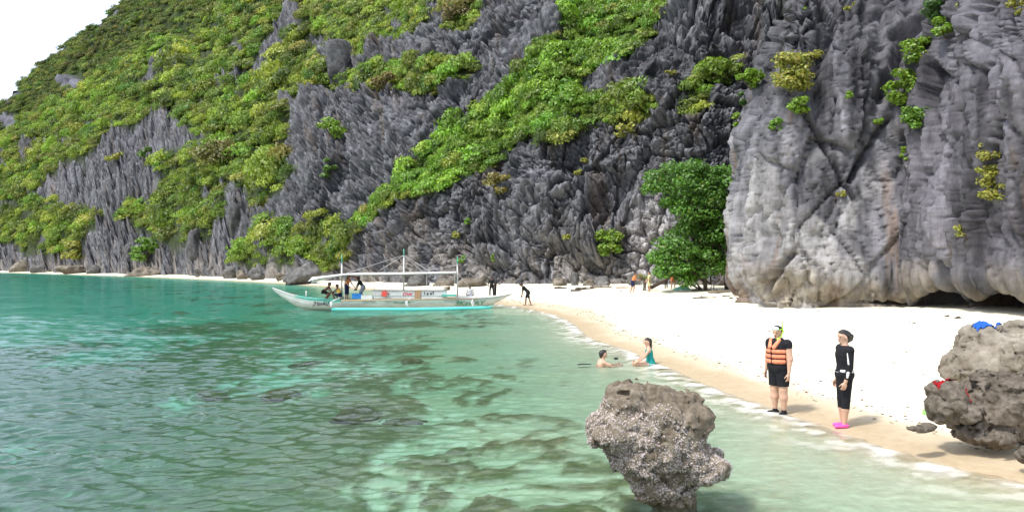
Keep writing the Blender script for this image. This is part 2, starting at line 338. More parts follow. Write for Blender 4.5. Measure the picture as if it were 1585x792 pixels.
def slope_grid(ucol, nv_in, nv_out):
    pyb = np.interp(ucol, BX, BPY) + 12; top = np.interp(ucol, BX, BTOP); wal = np.interp(ucol, BX, BWAL)
    top = top + fbm2(ucol * .02, ucol * 0, 3, 4) * 16
    tin = np.maximum(top, -12.0)
    vi = np.linspace(0, 1, nv_in); vo = np.linspace(0, 1, nv_out + 1)[1:]
    py = np.concatenate([pyb[:, None] + (tin - pyb)[:, None] * vi[None], tin[:, None] + (np.minimum(top, tin - 2) - tin)[:, None] * vo[None]], 1)
    U = np.repeat(ucol[:, None], py.shape[1], 1)
    c1 = np.interp(ucol, BX, BC1)[:, None]; c2 = np.interp(ucol, BX, BC2)[:, None]
    c = c1 + (c2 - c1) * smooth(25, -25, py - wal[:, None])
    c = c * (1 + .55 * fbm2(U * .013, py * .02, 15, 3))
    Yb = np.interp(ucol, BX, BYB); Y = np.zeros_like(py); Y[:, 0] = Yb
    for k in range(1, py.shape[1]):
        e = (HZ - .5 * (py[:, k] + py[:, k - 1])) / FPX; de = (py[:, k - 1] - py[:, k]) / FPX
        Y[:, k] = Y[:, k - 1] * np.exp(c[:, k] * de / np.maximum(1 - c[:, k] * e, .3))
    Y = blur(Y, (14, 4))
    return U, py, Y
U, PY, Y = slope_grid(ucol, nv_in, nv_out)
def to_world(U, PY, Y): return np.stack([(U - CX) / FPX * Y, Y, HC - (PY - HZ) / FPX * Y], -1)
VEG = [
 [(-430, 330), (-100, 300), (0, 315), (36, 306), (75, 272), (97, 257), (148, 226), (188, 195), (227, 175), (267, 168), (284, 152), (318, 134), (364, 112), (386, 95), (404, 72), (430, 30), (440, -60), (300, -60), (200, 20), (0, 150), (-430, 250)],
 [(284, 158), (318, 144), (345, 128), (400, 118), (432, 85), (462, 45), (480, -60), (690, -60), (690, 0), (665, 30), (640, 60), (600, 62), (566, 70), (560, 130), (520, 138), (470, 132), (455, 152), (420, 162), (400, 190), (370, 215), (330, 216), (300, 200), (270, 182)],
 [(575, 112), (600, 105), (680, 92), (738, 96), (730, 112), (690, 140), (650, 150), (600, 132), (556, 148)],
 [(695, -60), (750, -60), (742, 20), (720, 48), (694, 50), (682, 30)],
 [(245, 255), (290, 235), (340, 212), (400, 222), (440, 240), (446, 275), (420, 300), (405, 330), (385, 330), (372, 296), (352, 340), (322, 362), (250, 368), (190, 338), (196, 312), (238, 308), (252, 282)],
 [(360, 396), (385, 365), (425, 335), (470, 352), (530, 350), (575, 318), (604, 290), (612, 300), (580, 340), (552, 372), (545, 412), (500, 418), (484, 396), (440, 416), (385, 408)],
 [(545, 352), (590, 300), (622, 268), (652, 238), (672, 205), (720, 188), (762, 150), (800, 112), (832, 70), (868, 46), (880, -60), (1050, -60), (1042, 0), (1012, 40), (985, 72), (960, 86), (925, 96), (895, 110), (888, 140), (930, 142), (880, 176), (850, 198), (800, 206), (762, 230), (740, 262), (700, 272), (650, 300), (602, 304), (570, 352)],
 [(838, 218), (868, 190), (920, 170), (960, 144), (1008, 148), (1022, 170), (982, 186), (902, 186), (862, 212)],
 [(1048, 172), (1060, 135), (1080, 110), (1142, 78), (1142, 100), (1102, 130), (1084, 172)],
 [(-430, 345), (-50, 335), (0, 326), (22, 318), (76, 308), (82, 330), (150, 322), (158, 345), (130, 358), (100, 378), (62, 362), (44, 394), (30, 374), (0, 372), (-430, 385)],
 [(400, 240), (440, 232), (470, 130), (440, 130), (405, 160), (385, 205)],
 [(60, 395), (90, 360), (130, 345), (128, 362), (92, 392)],
]
wpx = U + 9 * fbm2(U * .03, PY * .03, 41, 4, .6) + 5 * fbm2(U * .11, PY * .11, 43, 3); wpy = PY + 8 * fbm2(U * .03 + 30, PY * .03, 42, 4, .6) + 5 * fbm2(U * .11 + 7, PY * .11, 44, 3)
veg = np.zeros(U.shape)
for poly in VEG: veg = np.maximum(veg, in_poly(wpx, wpy, poly).astype(float))
veg = np.where(PY < -20, np.maximum(veg, (fbm2(U * .012, PY * .012, 47, 3) > .0)), veg)
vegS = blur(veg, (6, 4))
# rocks standing up through the scrub
holes = smooth(.38, .44, fbm2(U * .022, PY * .03, 48, 4, .6)) * (PY > 0) * (1 - in_poly(U, PY, VEG[6]))
for bx, by, rx, ry in [(526, 95, 30, 32), (664, 78, 28, 20), (680, 30, 14, 22), (600, 20, 12, 10), (615, 42, 10, 8), (365, 318, 16, 42), (560, 20, 8, 8), (290, 150, 8, 5), (308, 160, 6, 5)]:
    holes = np.maximum(holes, (((U - bx) / rx) ** 2 + ((PY - by) / ry) ** 2 < 1 + .5 * fbm2(U * .08, PY * .08, 49, 2)).astype(float))
vegM = veg * (1 - np.clip(holes, 0, 1)); vegS = vegS * (1 - .9 * holes)
P = to_world(U, PY, Y); N = normals(P); N = np.where((N[..., 1:2] > 0), -N, N)
up = np.array([0, 0, 1.0])
def karst(P, S, T, amp=1.0, seed=100, lean=.14):
    w = fbm2(S / 9, T / 12, seed, 3) * 2.0; S2 = S - lean * T + w; T2 = T + fbm2(S / 7, T / 7, seed + 1, 2) * 1.5
    S3 = S - lean * 2.2 * T + w * 1.5
    big = fbm2(S3 / 14, T2 / 24, seed + 2, 3) * 3.0
    rib = (.45 - np.abs(fbm2(S3 / 6, T2 / 22, seed + 3, 3)) * 2.2) * 1.5
    f1, e1, r1 = facets(S3 / 3.8, T2 / 5.0, seed + 10, 1.0, .8, .3)
    f2, e2, r2 = facets((S2 - .3 * T2) / 1.7 + f1 * .5, (T2 + .35 * S2) / 2.3, seed + 20, .95, .95, .35)
    f3, e3, r3 = facets((S2 + .2 * T2) / .72 + f2 * .4, T2 / .95, seed + 30, .9, .9, .3)
    f4, e4, r4 = facets((S2 - .3 * T2) / .3, T2 / .4, seed + 40, .9, .9, .2)
    cm = smooth(-.2, .3, fbm2(S / 6, T / 7, seed + 6, 2)); f2 = f2 * (.65 + .6 * cm); f3 = f3 * (1.25 - .6 * cm)
    d = big + rib + 1.5 * f1 - 1.0 * smooth(.13, 0, e1) + 1.1 * f2 - 1.0 * smooth(.12, 0, e2) + .42 * f3 - .36 * smooth(.14, 0, e3) + .16 * f4 - .10 * smooth(.16, 0, e4)
    d = d + .10 * (1 - 2 * np.abs(fbm2(S2 / .4, T2 / 1.2, seed + 5, 2)))
    return d * amp, (r1, r2, r3, r4)
base_plan = P[:, 0, :2]; S = np.concatenate([[0], np.cumsum(np.linalg.norm(np.diff(base_plan, axis=0), axis=1))])
S = np.repeat(S[:, None], U.shape[1], 1); T = np.concatenate([np.zeros((len(ucol), 1)), np.cumsum(np.linalg.norm(np.diff(P, axis=1), axis=2), axis=1)], 1)
def blocks(S, T, seed=140):
    """fractured cliff: rough cobbly blocks parted by open joints"""
    A = S + fbm2(S / 3, T / 3, seed, 3) * .9; B = T + fbm2(S / 3 + 5, T / 3, seed + 1, 3) * .9
    g1, e1, r1 = facets((A - .35 * B) / 3.4, (B + .2 * A) / 4.4, seed + 2, .7, .5, .15); g2, e2, r2 = facets((A + .2 * B) / 1.35, (B - .15 * A) / 1.7, seed + 12, .65, .6, .2); g3, e3, r3 = facets(A / .58, B / .68, seed + 22, .7, .7, .2); g4, e4, r4 = facets(A / .27, B / .3, seed + 32, .8, .8, .1)
    d = fbm2(A / 13, B / 18, seed + 3, 3) * 2.6 + (.4 - np.abs(fbm2((A - .4 * B) / 6, B / 14, seed + 4, 3)) * 2) * 1.2
    d = d + 1.5 * g1 - 1.3 * smooth(.12, 0, e1) + .75 * g2 - .8 * smooth(.13, 0, e2) + .34 * g3 - .34 * smooth(.15, 0, e3) + .14 * g4 - .1 * smooth(.15, 0, e4) + .12 * fbm2(A / .5, B / .5, seed + 5, 3)
    return d, (r1, r2, r3, r4)
D, R = karst(P, S, T)
DB, RB = blocks(S, T); wb = smooth(560, 700, U) * smooth(.18, -.12, fbm2(S / 11, T / 9, 155, 2) - .25 * smooth(300, 420, PY)); D = D * (1 - wb) + DB * wb
R = tuple(a * (1 - wb) + b * wb for a, b in zip(R, RB))
far_s = np.clip(Y / 120, .8, 1.6)
D2, R2 = karst(P, S / 2.3, T / 2.9, 1.7, 300, -.06); wl_ = smooth(520, 330, U); D = D * (1 - wl_) + D2 * wl_
soil = fbm2(S / 6, T / 6, 77, 3) * .8 - .6
Dm = D * (1 - .85 * vegS) + soil * vegS - .5 * blur(in_poly(U, PY, VEG[6]).astype(float), (16, 10))
dirn = N * np.stack([.55 - .45 * wl_, 1 - .45 * wl_, .7 - .4 * wl_], -1) + up * ((.3 + .7 * wl_) * (1 - wb))[..., None]; dirn /= np.linalg.norm(dirn, axis=-1, keepdims=True)
foot = smooth(0, 5, T)
PB = P + dirn * (Dm * (.35 + .65 * foot))[..., None]
# colour of the stone: blue-grey karst, paler freshly broken and washed faces low down
r1, r2, r3, r4 = R
tone = .22 + .35 * r2 + .60 * r3 ** 2 + .75 * r4 ** 2 + .35 * fbm2(S / 5, T / 8, 91, 4)
colr = np.array([.138, .139, .146])[None, None] * np.clip(tone, .28, 2.1)[..., None]
lo = smooth(9, 1, PB[..., 2]) * smooth(-.1, .4, fbm2(S / 2.2, T / 5, 92, 4) + .15)
colr = colr * (1 - lo[..., None] * .8) + np.array([.27, .245, .21]) * (lo * .8)[..., None] * (.6 + .6 * r3)[..., None]
wp = np.exp(-(((U - 1003) / 34) ** 2 + ((PY - 372) / 62) ** 2)) * smooth(-.25, .25, fbm2(S / .9, T / 6, 93, 4) + .15)
wp = np.clip(wp + .8 * np.exp(-(((U - 940) / 90) ** 2 + ((PY - 425) / 22) ** 2)) * smooth(.05, .35, fbm2(S / .5, T / 5, 94, 3)), 0, 1)
colr = colr * (1 - wp[..., None]) + np.array([.50, .48, .46]) * wp[..., None] * (.75 + .35 * r3)[..., None]
st = smooth(.32, .55, fbm2(S / 1.5, T / 9, 95, 4)) * .3; colr = colr * (1 - st[..., None]) + np.array([.19, .135, .085]) * st[..., None]
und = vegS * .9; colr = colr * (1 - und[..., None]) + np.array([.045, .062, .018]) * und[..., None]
hill = mesh_np('limestone_hillside', PB, grid_faces(*U.shape), M_ROCK, col=colr); tag(hill, kind='structure')

# ---- the ridge further back on the left
def ridge_far():
    uc = np.linspace(-420, 460, 170); nv = 90
    xs = [-420, -200, 0, 6, 23, 51, 85, 114, 150, 187, 230, 300, 460]; ys = [300, 235, 158, 153, 133, 111, 88, 62, 34, 6, -30, -90, -200]
    top = np.interp(uc, xs, ys) + 3 * fbm2(uc * .05, uc * 0, 7, 3); bot = np.minimum(np.interp(uc, BX, BTOP) + 70, 330)
    v = np.linspace(0, 1, nv); py = bot[:, None] + (top - bot)[:, None] * v; Uf = np.repeat(uc[:, None], nv, 1)
    Yc = np.interp(uc, [-420, 0, 200, 460], [620, 500, 450, 420]); Yf = Yc[:, None] * (1 + .22 * v ** 1.4) * (1 + .03 * fbm2(Uf * .02, py * .03, 8, 3))
    Pf = to_world(Uf, py, Yf); back = Pf[:, -1:].copy(); back[..., 1] += 60; back[..., 2] -= 40; back[..., 0] += back[..., 0] * .12
    Nf = normals(Pf); Nf = np.where(Nf[..., 1:2] > 0, -Nf, Nf)
    Sf = Pf[..., 0] + .3 * Pf[..., 1]; Tf = Pf[..., 2]
    d, rf = karst(Pf, Sf / 2, Tf / 2, 2.0, 500, .1)
    m = np.zeros(Uf.shape)
    for bx, by, rx, ry in [(110, 137, 20, 16), (14, 145, 14, 18), (8, 188, 20, 12), (152, 38, 6, 8), (182, 20, 6, 4)]:
        m = np.maximum(m, (((Uf - bx) / rx) ** 2 + ((py - by) / ry) ** 2 < 1 + .5 * fbm2(Uf * .07, py * .07, 9, 2)).astype(float))
    Pd = Pf + Nf * (d * (.3 + .7 * m))[..., None]
    cc = np.array([.125, .125, .142]) * (.6 + .7 * rf[1])[..., None] * m[..., None] + np.array([.04, .06, .02]) * (1 - m)[..., None]
    allP = np.concatenate([Pd, back], 1); cc = np.concatenate([cc, cc[:, -1:]], 1)
    o = mesh_np('far_ridge', allP, grid_faces(170, nv + 1), M_ROCK, col=cc); tag(o, kind='structure')
    return Pd, 1 - m, Uf, py, Nf
PF, vegF, UF, PYF, NF = ridge_far()

# ---- the near rock wall on the right: a plan line swept upwards, leaning back
WALL = catmull([(27, 90), (21, 74), (16.6, 58), (14.2, 49.5), (13.5, 44.5), (14.0, 41.6), (16.9, 40.4), (19.9, 39.6), (20.6, 36.0), (21.0, 32.2), (24, 27), (31, 23), (46, 20)], 40)
seg = np.concatenate([[0], np.cumsum(np.linalg.norm(np.diff(WALL, axis=0), axis=1))])
def wall_grid():
    wpx = CX + WALL[:, 0] / WALL[:, 1] * FPX
    # columns evenly spread over what the eye sees
    wgt = np.abs(np.diff(wpx)) + np.diff(seg) * 13; cum = np.concatenate([[0], np.cumsum(wgt)])
    q = np.linspace(0, cum[-1], 580); s = np.interp(q, cum, seg)
    bx = np.interp(s, seg, WALL[:, 0]); by = np.interp(s, seg, WALL[:, 1])
    tx = np.gradient(bx, s); ty = np.gradient(by, s)
    k = 21; ker = np.hanning(k); ker /= ker.sum()
    sm = lambda a: np.convolve(np.pad(a, k // 2, mode='edge'), ker, mode='valid')
    tx, ty = sm(tx), sm(ty); L = np.hypot(tx, ty); nx, ny = ty / L, -tx / L            # outward, towards the viewer
    sgn = np.sign(-(nx * bx + ny * by)).mean(); nx, ny = (nx, ny) if sgn > 0 else (-nx, -ny)
    z = np.concatenate([np.linspace(-.6, 19.5, 345), np.linspace(20.2, 60, 24)])
    lean = .05 * z + .30 * np.clip(z - 8, 0, None) * 0 + .32 * np.clip(z - 10.5, 0, None) ** 1.0
    right = smooth(19.0, 21.0, bx)[:, None] * smooth(42, 36, by)[:, None]
    leanS = lean[None] * (1 - .55 * right)
    under = 1.5 * smooth(2.6, .9, z)[None] ** 1.2 * (.55 + 1.25 * right)
    off = leanS + under
    X = bx[:, None] - nx[:, None] * off; Yy = by[:, None] - ny[:, None] * off; Z = np.repeat(z[None], len(s), 0)
    Sg = np.repeat(s[:, None], len(z), 1)
    return np.stack([X, Yy, Z], -1), Sg, np.stack([nx, ny, 0 * nx], -1)
PW, SW, NW0 = wall_grid(); NWn = normals(PW)
NWn = np.where((NWn * NW0[:, None, :]).sum(-1, keepdims=True) < 0, -NWn, NWn)
UW = CX + PW[..., 0] / PW[..., 1] * FPX; PYW = HZ - (PW[..., 2] - HC) / PW[..., 1] * FPX; TW = PW[..., 2]
def wall_disp():
    S, T = SW, TW; w = fbm2(S / 4, T / 5, 700, 3) * 1.1; S2 = S + .12 * T + w; A1, A2 = S2 - .35 * T, T + .5 * S2
    d = fbm2(S2 / 6, T / 11, 701, 3) * .9 + (1 - np.abs(fbm2(S2 / 2.6, T / 14, 702, 3)) * 2) * (.25 + .4 * smooth(1340, 1420, UW))
    f1, e1, r1 = facets(A1 / 2.4, (T + .25 * S2) / 7.5, 710, 1.2, .35, .0); f2, e2, r2 = facets((S2 - .12 * T) / .95 + f1 * .5, (T + .3 * S2) / 3.4, 720, 1.2, .3, .0); f3, e3, r3 = facets((S2 + .1 * T) / .42 + f2 * .5, T / 1.25 + .35 * S, 730, 1.1, .4, .0); f4, e4, r4 = facets((S2 - .4 * T) / .2, (T + .4 * S2) / .42, 740, 1.0, .6, .0)
    dense = smooth(240, 70, PYW) * .7 + .3 + .25 * fbm2(S / 3, T / 3, 709, 2)
    d = d + .75 * f1 * (.6 + .6 * dense) - .22 * smooth(.10, 0, e1) + dense * (.50 * f2 - .40 * smooth(.10, 0, e2)) + .16 * f2 + (.06 + .16 * dense) * f3 - (.04 + .12 * dense) * smooth(.14, 0, e3) + (.04 + .07 * dense) * f4
    flut = 1 - 2 * np.abs(fbm2(S2 / .55, T / 6.5, 705, 3)); d = d + flut * (.10 + .16 * smooth(1330, 1420, UW))
    d = d + .05 * fbm2(S / .22, T / .3, 706, 3)
    cr = np.zeros(S.shape)
    jx = UW + 3 * fbm2(UW * .06, PYW * .06, 707, 3); jy = PYW + 3 * fbm2(UW * .06 + 4, PYW * .06, 708, 3)
    for pts, wd, dp in [([(1246, 176), (1272, 222), (1302, 280), (1322, 312)], 3.2, .7), ([(1376, 180), (1345, 230), (1314, 280)], 4.6, 1.1), ([(1304, 282), (1285, 300), (1234, 352), (1228, 372), (1254, 436)], 2.6, .4),
                        ([(1400, 206), (1396, 240), (1386, 274)], 3.4, .7), ([(1492, 120), (1512, 140), (1532, 163)], 3, .5), ([(1228, 392), (1212, 412), (1196, 438)], 6, 1.0), ([(1292, 362), (1310, 390), (1334, 424)], 2.4, .3),
                        ([(1288, 300), (1300, 330), (1292, 362)], 2, .25), ([(1176, 255), (1186, 330), (1196, 400)], 2, .2), ([(1330, 120), (1370, 160)], 2, .3), ([(1205, 40), (1222, 88)], 2.5, .4), ([(1420, 250), (1416, 330), (1440, 400)], 2.2, .3),
                        ([(1195, 60), (1260, 30), (1330, 70)], 2, .3), ([(1360, 150), (1376, 120), (1400, 60), (1440, 30)], 9, 1.3), ([(1450, 150), (1470, 210), (1466, 300)], 2.4, .3), ([(1540, 180), (1556, 260), (1548, 330)], 2.4, .35)]:
        q = dist_line(jx, jy, pts); cr = cr + 1.35 * dp * np.exp(-(q / (wd * .85)) ** 2) * (.6 + .4 * r2)
    d = d - cr
    # hollows under the foot on the right
    for cx_, cy_, rx, ry, dp in [(1462, 466, 36, 24, 2.4), (1560, 470, 44, 26, 2.6), (1222, 440, 14, 18, .6), (1380, 462, 40, 8, .8), (1265, 368, 14, 10, .25)]:
        d = d - dp * np.exp(-(((UW - cx_) / rx) ** 2 + ((PYW - cy_) / ry) ** 2) ** 2)
    return d, (r1, r2, r3, dense)
DW, (r1, r2, r3, dense) = wall_disp()
PWd = PW + NWn * DW[..., None]
S, T = SW, TW
tone = .70 + .30 * r1 + .32 * (r2 - .5) + .34 * (r3 - .5) + .45 * fbm2(S / 2.5, T / 4, 751, 4) + .62 * fbm2(S / .38, T / 7, 752, 3)
colw = np.array([.156, .154, .162]) * np.clip(tone, .35, 1.9)[..., None]
pale = smooth(.0, .4, fbm2(S / 2.0, T / 3.5, 753, 4) + .25) * smooth(190, 280, PYW) * smooth(1400, 1330, UW)
colw = colw * (1 - .75 * pale[..., None]) + np.array([.36, .35, .335]) * (.75 * pale * (.7 + .45 * r2))[..., None]
vio = smooth(1370, 1420, UW) * smooth(460, 380, PYW); colw = colw * (1 - .55 * vio[..., None]) + np.array([.118, .110, .122]) * (.55 * vio * np.clip(tone, .4, 1.6))[..., None]
darkt = smooth(200, 100, PYW) * (1 - vio); colw = colw * (1 - .35 * darkt)[..., None]
tan = smooth(3.8, 1.2, T) * smooth(-.2, .3, fbm2(S / 1.3, T / 1.3, 754, 4) + .1); colw = colw * (1 - .7 * tan[..., None]) + np.array([.30, .25, .175]) * (.7 * tan * (.6 + .7 * r3))[..., None]
stn = smooth(.22, .45, fbm2(S / .8, T / 6, 755, 4)) * .55 * smooth(120, 200, PYW); colw = colw * (1 - stn[..., None]) + np.array([.20, .13, .08]) * stn[..., None]
wall = mesh_np('limestone_wall', PWd, grid_faces(*UW.shape), M_ROCK, col=colw); tag(wall, kind='structure')
# ------------------------------------------------------------------ foliage
def clump_proto(nleaf, nlobe, seed, flat=.62, leaf=.16, spread=.62):
    """leaves on several flattened lobes inside a unit dome: leaf centres, normals, shade value"""
    r = np.random.default_rng(seed); lob = []
    for k in range(nlobe):
        a = r.uniform(0, 6.283); q = math.sqrt(r.uniform(0, 1)) * spread; h = (1 - q * q) * r.uniform(.35, .95) * flat
        lob.append((q * math.cos(a), q * math.sin(a), h, r.uniform(.26, .48)))
    C, Nn = [], []
    for k in range(nleaf):
        lx, ly, lz, lr = lob[r.integers(nlobe)]
        v = r.normal(size=3); v[2] = abs(v[2]) * .9 - .12; v /= np.linalg.norm(v)
        rad = lr * r.uniform(.75, 1.08); C.append((lx + v[0] * rad, ly + v[1] * rad, lz + v[2] * rad * .55))
        n = v * 1.1 + r.normal(size=3) * .30 + np.array([0, 0, .2]); Nn.append(n / np.linalg.norm(n))
    return np.array(C), np.array(Nn), np.full(nleaf, leaf)
def leaf_quads(C, N, L, seed, aspect=.62, pts=3):
    """one bent rhombus per leaf"""
    r = np.random.default_rng(seed); n = len(C); a = r.normal(size=(n, 3)); a -= N * (a * N).sum(1, keepdims=True); a /= np.linalg.norm(a, axis=1, keepdims=True) + 1e-9
    b = np.cross(N, a); s = (L * r.uniform(.7, 1.35, n))[:, None]
    if pts == 3: V = np.stack([C - a * s, C + a * s * .7 + b * s * aspect, C + a * s * .7 - b * s * aspect], 1)
    else: V = np.stack([C - a * s, C + b * s * aspect, C + a * s, C - b * s * aspect], 1)
    return V, np.arange(pts * n).reshape(n, pts)
GREENS = np.array([[.25, .345, .036], [.17, .28, .030], [.32, .37, .048], [.10, .19, .026], [.34, .35, .07], [.21, .34, .030]])
def proto_obj(k, nleaf, nlobe, leaf):
    C, Nn, L = clump_proto(nleaf, nlobe, 900 + k, leaf=leaf); V, F = leaf_quads(C, Nn, L, 40 + k); r = np.random.default_rng(k)
    o = mesh_np('leaf_clump', V.reshape(-1, 3), F, M_LEAF_I, col=np.repeat(np.repeat(r.uniform(.66, 1.34, nleaf)[:, None], 3, 1), 3, 0)); COL.objects.unlink(o); return o
def scrub(name, pos, nrm, size, pal, protos, seed, jit=.22):
    """foliage mass: one object whose points carry leaf clumps (geometry nodes)"""
    r = np.random.default_rng(seed); n = len(pos); me = bpy.data.meshes.new(name); me.vertices.add(n); me.vertices.foreach_set('co', np.asarray(pos, np.float32).ravel())
    rot = np.zeros((n, 3), np.float32); rot[:, 2] = r.uniform(0, 6.283, n); rot[:, 0] = np.clip(-nrm[:, 1] * .45, -.5, .5); rot[:, 1] = np.clip(nrm[:, 0] * .45, -.5, .5)
    # yaw happens first, then the clump leans out of the slope
    scl = np.stack([size, size, size * r.uniform(.8, 1.7, n)], 1).astype(np.float32); a = me.attributes.new('scl', 'FLOAT_VECTOR', 'POINT'); a.data.foreach_set('vector', scl.ravel())
    from mathutils import Euler
    E = np.array([(Matrix.Rotation(x[1], 3, 'Y') @ Matrix.Rotation(-x[0] * -1, 3, 'X') @ Matrix.Rotation(x[2], 3, 'Z')).to_euler()[:] for x in rot], np.float32)
    a = me.attributes.new('rot', 'FLOAT_VECTOR', 'POINT'); a.data.foreach_set('vector', E.ravel())
    t4 = np.ones((n, 4), np.float32); t4[:, :3] = pal * r.uniform(1 - jit * 2.3, 1 + jit * 1.5, n)[:, None] * r.uniform(.88, 1.12, (n, 3)); a = me.attributes.new('tint', 'FLOAT_COLOR', 'POINT'); a.data.foreach_set('color', t4.ravel())
    a = me.attributes.new('pick', 'INT', 'POINT'); a.data.foreach_set('value', r.integers(0, len(protos), n).astype(np.int32))
    o = bpy.data.objects.new(name, me); COL.objects.link(o)
    ng = bpy.data.node_groups.new(name, 'GeometryNodeTree'); ng.interface.new_socket('Geometry', in_out='INPUT', socket_type='NodeSocketGeometry'); ng.interface.new_socket('Geometry', in_out='OUTPUT', socket_type='NodeSocketGeometry')
    N_ = ng.nodes; L_ = ng.links; gi = N_.new('NodeGroupInput'); go = N_.new('NodeGroupOutput'); ip = N_.new('GeometryNodeInstanceOnPoints'); g2 = N_.new('GeometryNodeGeometryToInstance')
    for p in reversed(protos):
        oi = N_.new('GeometryNodeObjectInfo'); oi.inputs['Object'].default_value = p; L_.new(oi.outputs['Geometry'], g2.inputs[0])
    def na(nm, ty): x = N_.new('GeometryNodeInputNamedAttribute'); x.data_type = ty; x.inputs['Name'].default_value = nm; return x.outputs['Attribute']
    er = N_.new('FunctionNodeEulerToRotation'); L_.new(na('rot', 'FLOAT_VECTOR'), er.inputs[0]); L_.new(gi.outputs[0], ip.inputs['Points']); L_.new(g2.outputs[0], ip.inputs['Instance']); ip.inputs['Pick Instance'].default_value = True
    L_.new(na('pick', 'INT'), ip.inputs['Instance Index']); L_.new(er.outputs[0], ip.inputs['Rotation']); L_.new(na('scl', 'FLOAT_VECTOR'), ip.inputs['Scale']); L_.new(ip.outputs[0], go.inputs[0])
    md = o.modifiers.new('clumps', 'NODES'); md.node_group = ng; me.materials.append(M_LEAF_I); return o
def sample_surface(P, mask, n, seed):
    r = np.random.default_rng(seed); m = mask[:-1, :-1] > .5
    a = np.linalg.norm(np.cross(P[1:, :-1] - P[:-1, :-1], P[:-1, 1:] - P[:-1, :-1]), axis=-1) * m
    c = np.cumsum(a.ravel()); q = r.uniform(0, c[-1], n); k = np.searchsorted(c, q); i, j = np.unravel_index(np.minimum(k, a.size - 1), a.shape)
    f, g = r.uniform(size=n)[:, None], r.uniform(size=n)[:, None]
    return P[i, j] * (1 - f) * (1 - g) + P[i + 1, j] * f * (1 - g) + P[i, j + 1] * (1 - f) * g + P[i + 1, j + 1] * f * g, i, j, c[-1]
PROT_FAR = [proto_obj(k, 420, 12, .072) for k in range(8)]
PROT_MID = [proto_obj(20 + k, 420, 13, .078) for k in range(8)]
inb = (U > -60) & (U < 1260) & (PY > -20)
mask = vegM * inb
pos, i, j, area = sample_surface(P + N * (Dm * .9)[..., None], mask * (U < 480), 4400, 1)
print('veg area left', area)
def palette(pos, u, py, seed):
    r = np.random.default_rng(seed); k = vn2(pos[:, 0] / 9, pos[:, 2] / 7, seed) * .5 + .5 + r.normal(0, .22, len(pos)); k = np.clip(k, 0, .999) * 5
    a = np.floor(k).astype(int); f = (k - a)[:, None]; return GREENS[a] * (1 - f) + GREENS[np.minimum(a + 1, 5)] * f
ln = N[i, j]
sz = np.clip(np.random.default_rng(3).lognormal(.62, .42, len(pos)), .8, 5.0); pal = palette(pos, U[i, j], PY[i, j], 5)
o = scrub('hillside_scrub', pos + np.array([0, 0, -.3]), ln, sz, pal, PROT_FAR, 2); tag(o, 'dense yellow-green forest scrub covering the left slopes', 'scrub', kind='stuff')
pos, i, j, area = sample_surface(P + N * (Dm * .9)[..., None], mask * (U >= 480), 3800, 4)
print('veg area right', area)
g = smooth(600, 700, U[i, j]) * smooth(230, 60, PY[i, j])
sz = np.clip(np.random.default_rng(6).lognormal(.12, .42, len(pos)), .45, 2.8); pal = palette(pos, U[i, j], PY[i, j], 8)
inG = in_poly(U[i, j], PY[i, j], VEG[6]); pal = np.where(inG[:, None], pal * .5 + np.array([.15, .31, .024]) * .62, pal)
o = scrub('gully_scrub', pos + np.array([0, 0, -.15]), N[i, j], sz, pal, PROT_MID, 7); tag(o, 'bright green scrub filling the gully between the grey karst ribs', 'scrub', kind='stuff')
pos, i, j, area = sample_surface(PF, vegF * (UF > -60) * (PYF > -25), 2600, 9)
print('veg area far', area)
sz = np.random.default_rng(10).uniform(2.2, 5.0, len(pos)); pal = palette(pos, 0, 0, 12) * .62
o = scrub('ridge_forest', pos + np.array([0, 0, -.5]), NF[i, j], sz, pal, PROT_FAR, 13); tag(o, 'dark green forest on the far ridge below the sky', 'forest', kind='stuff')
# ------------------------------------------------------------------ solid modelling by distance fields
def surf_nets(f, org, h):
    s = f < 0; nx, ny, nz = f.shape
    cor = [(i, j, k) for i in (0, 1) for j in (0, 1) for k in (0, 1)]; c8 = sum(s[c[0]:nx - 1 + c[0], c[1]:ny - 1 + c[1], c[2]:nz - 1 + c[2]].astype(np.int8) for c in cor)
    act = (c8 > 0) & (c8 < 8); ii = np.argwhere(act); idx = -np.ones(act.shape, np.int64); idx[act] = np.arange(len(ii))
    val = {c: f[ii[:, 0] + c[0], ii[:, 1] + c[1], ii[:, 2] + c[2]] for c in cor}; cnt = np.zeros(len(ii)); acc = np.zeros((len(ii), 3))
    for a in cor:
        for ax in range(3):
            if a[ax]: continue
            b = list(a); b[ax] = 1; fa, fb = val[a], val[tuple(b)]; m = (fa < 0) != (fb < 0)
            t = np.where(m, fa / np.where(np.abs(fa - fb) < 1e-12, 1, fa - fb), 0); cnt += m
            for q in range(3): acc[:, q] += m * (a[q] + (t if q == ax else 0))
    V = (ii + acc / cnt[:, None]) * h + np.asarray(org)
    Fs = []
    for ax in range(3):
        o1, o2 = [(1, 2), (2, 0), (0, 1)][ax]
        sl1 = [slice(None)] * 3; sl2 = [slice(None)] * 3; sl1[ax] = slice(0, -1); sl2[ax] = slice(1, None)
        A, B = s[tuple(sl1)], s[tuple(sl2)]; e = np.argwhere(A != B)
        ok = (e[:, o1] > 0) & (e[:, o2] > 0) & (e[:, o1] < f.shape[o1] - 1) & (e[:, o2] < f.shape[o2] - 1); e = e[ok]
        def g(d1, d2):
            q = e.copy(); q[:, o1] += d1; q[:, o2] += d2; return idx[q[:, 0], q[:, 1], q[:, 2]]
        Q = np.stack([g(-1, -1), g(0, -1), g(0, 0), g(-1, 0)], 1); inside = A[e[:, 0], e[:, 1], e[:, 2]]
        Q[~inside] = Q[~inside][:, ::-1]; Fs.append(Q)
    return V, np.concatenate(Fs)
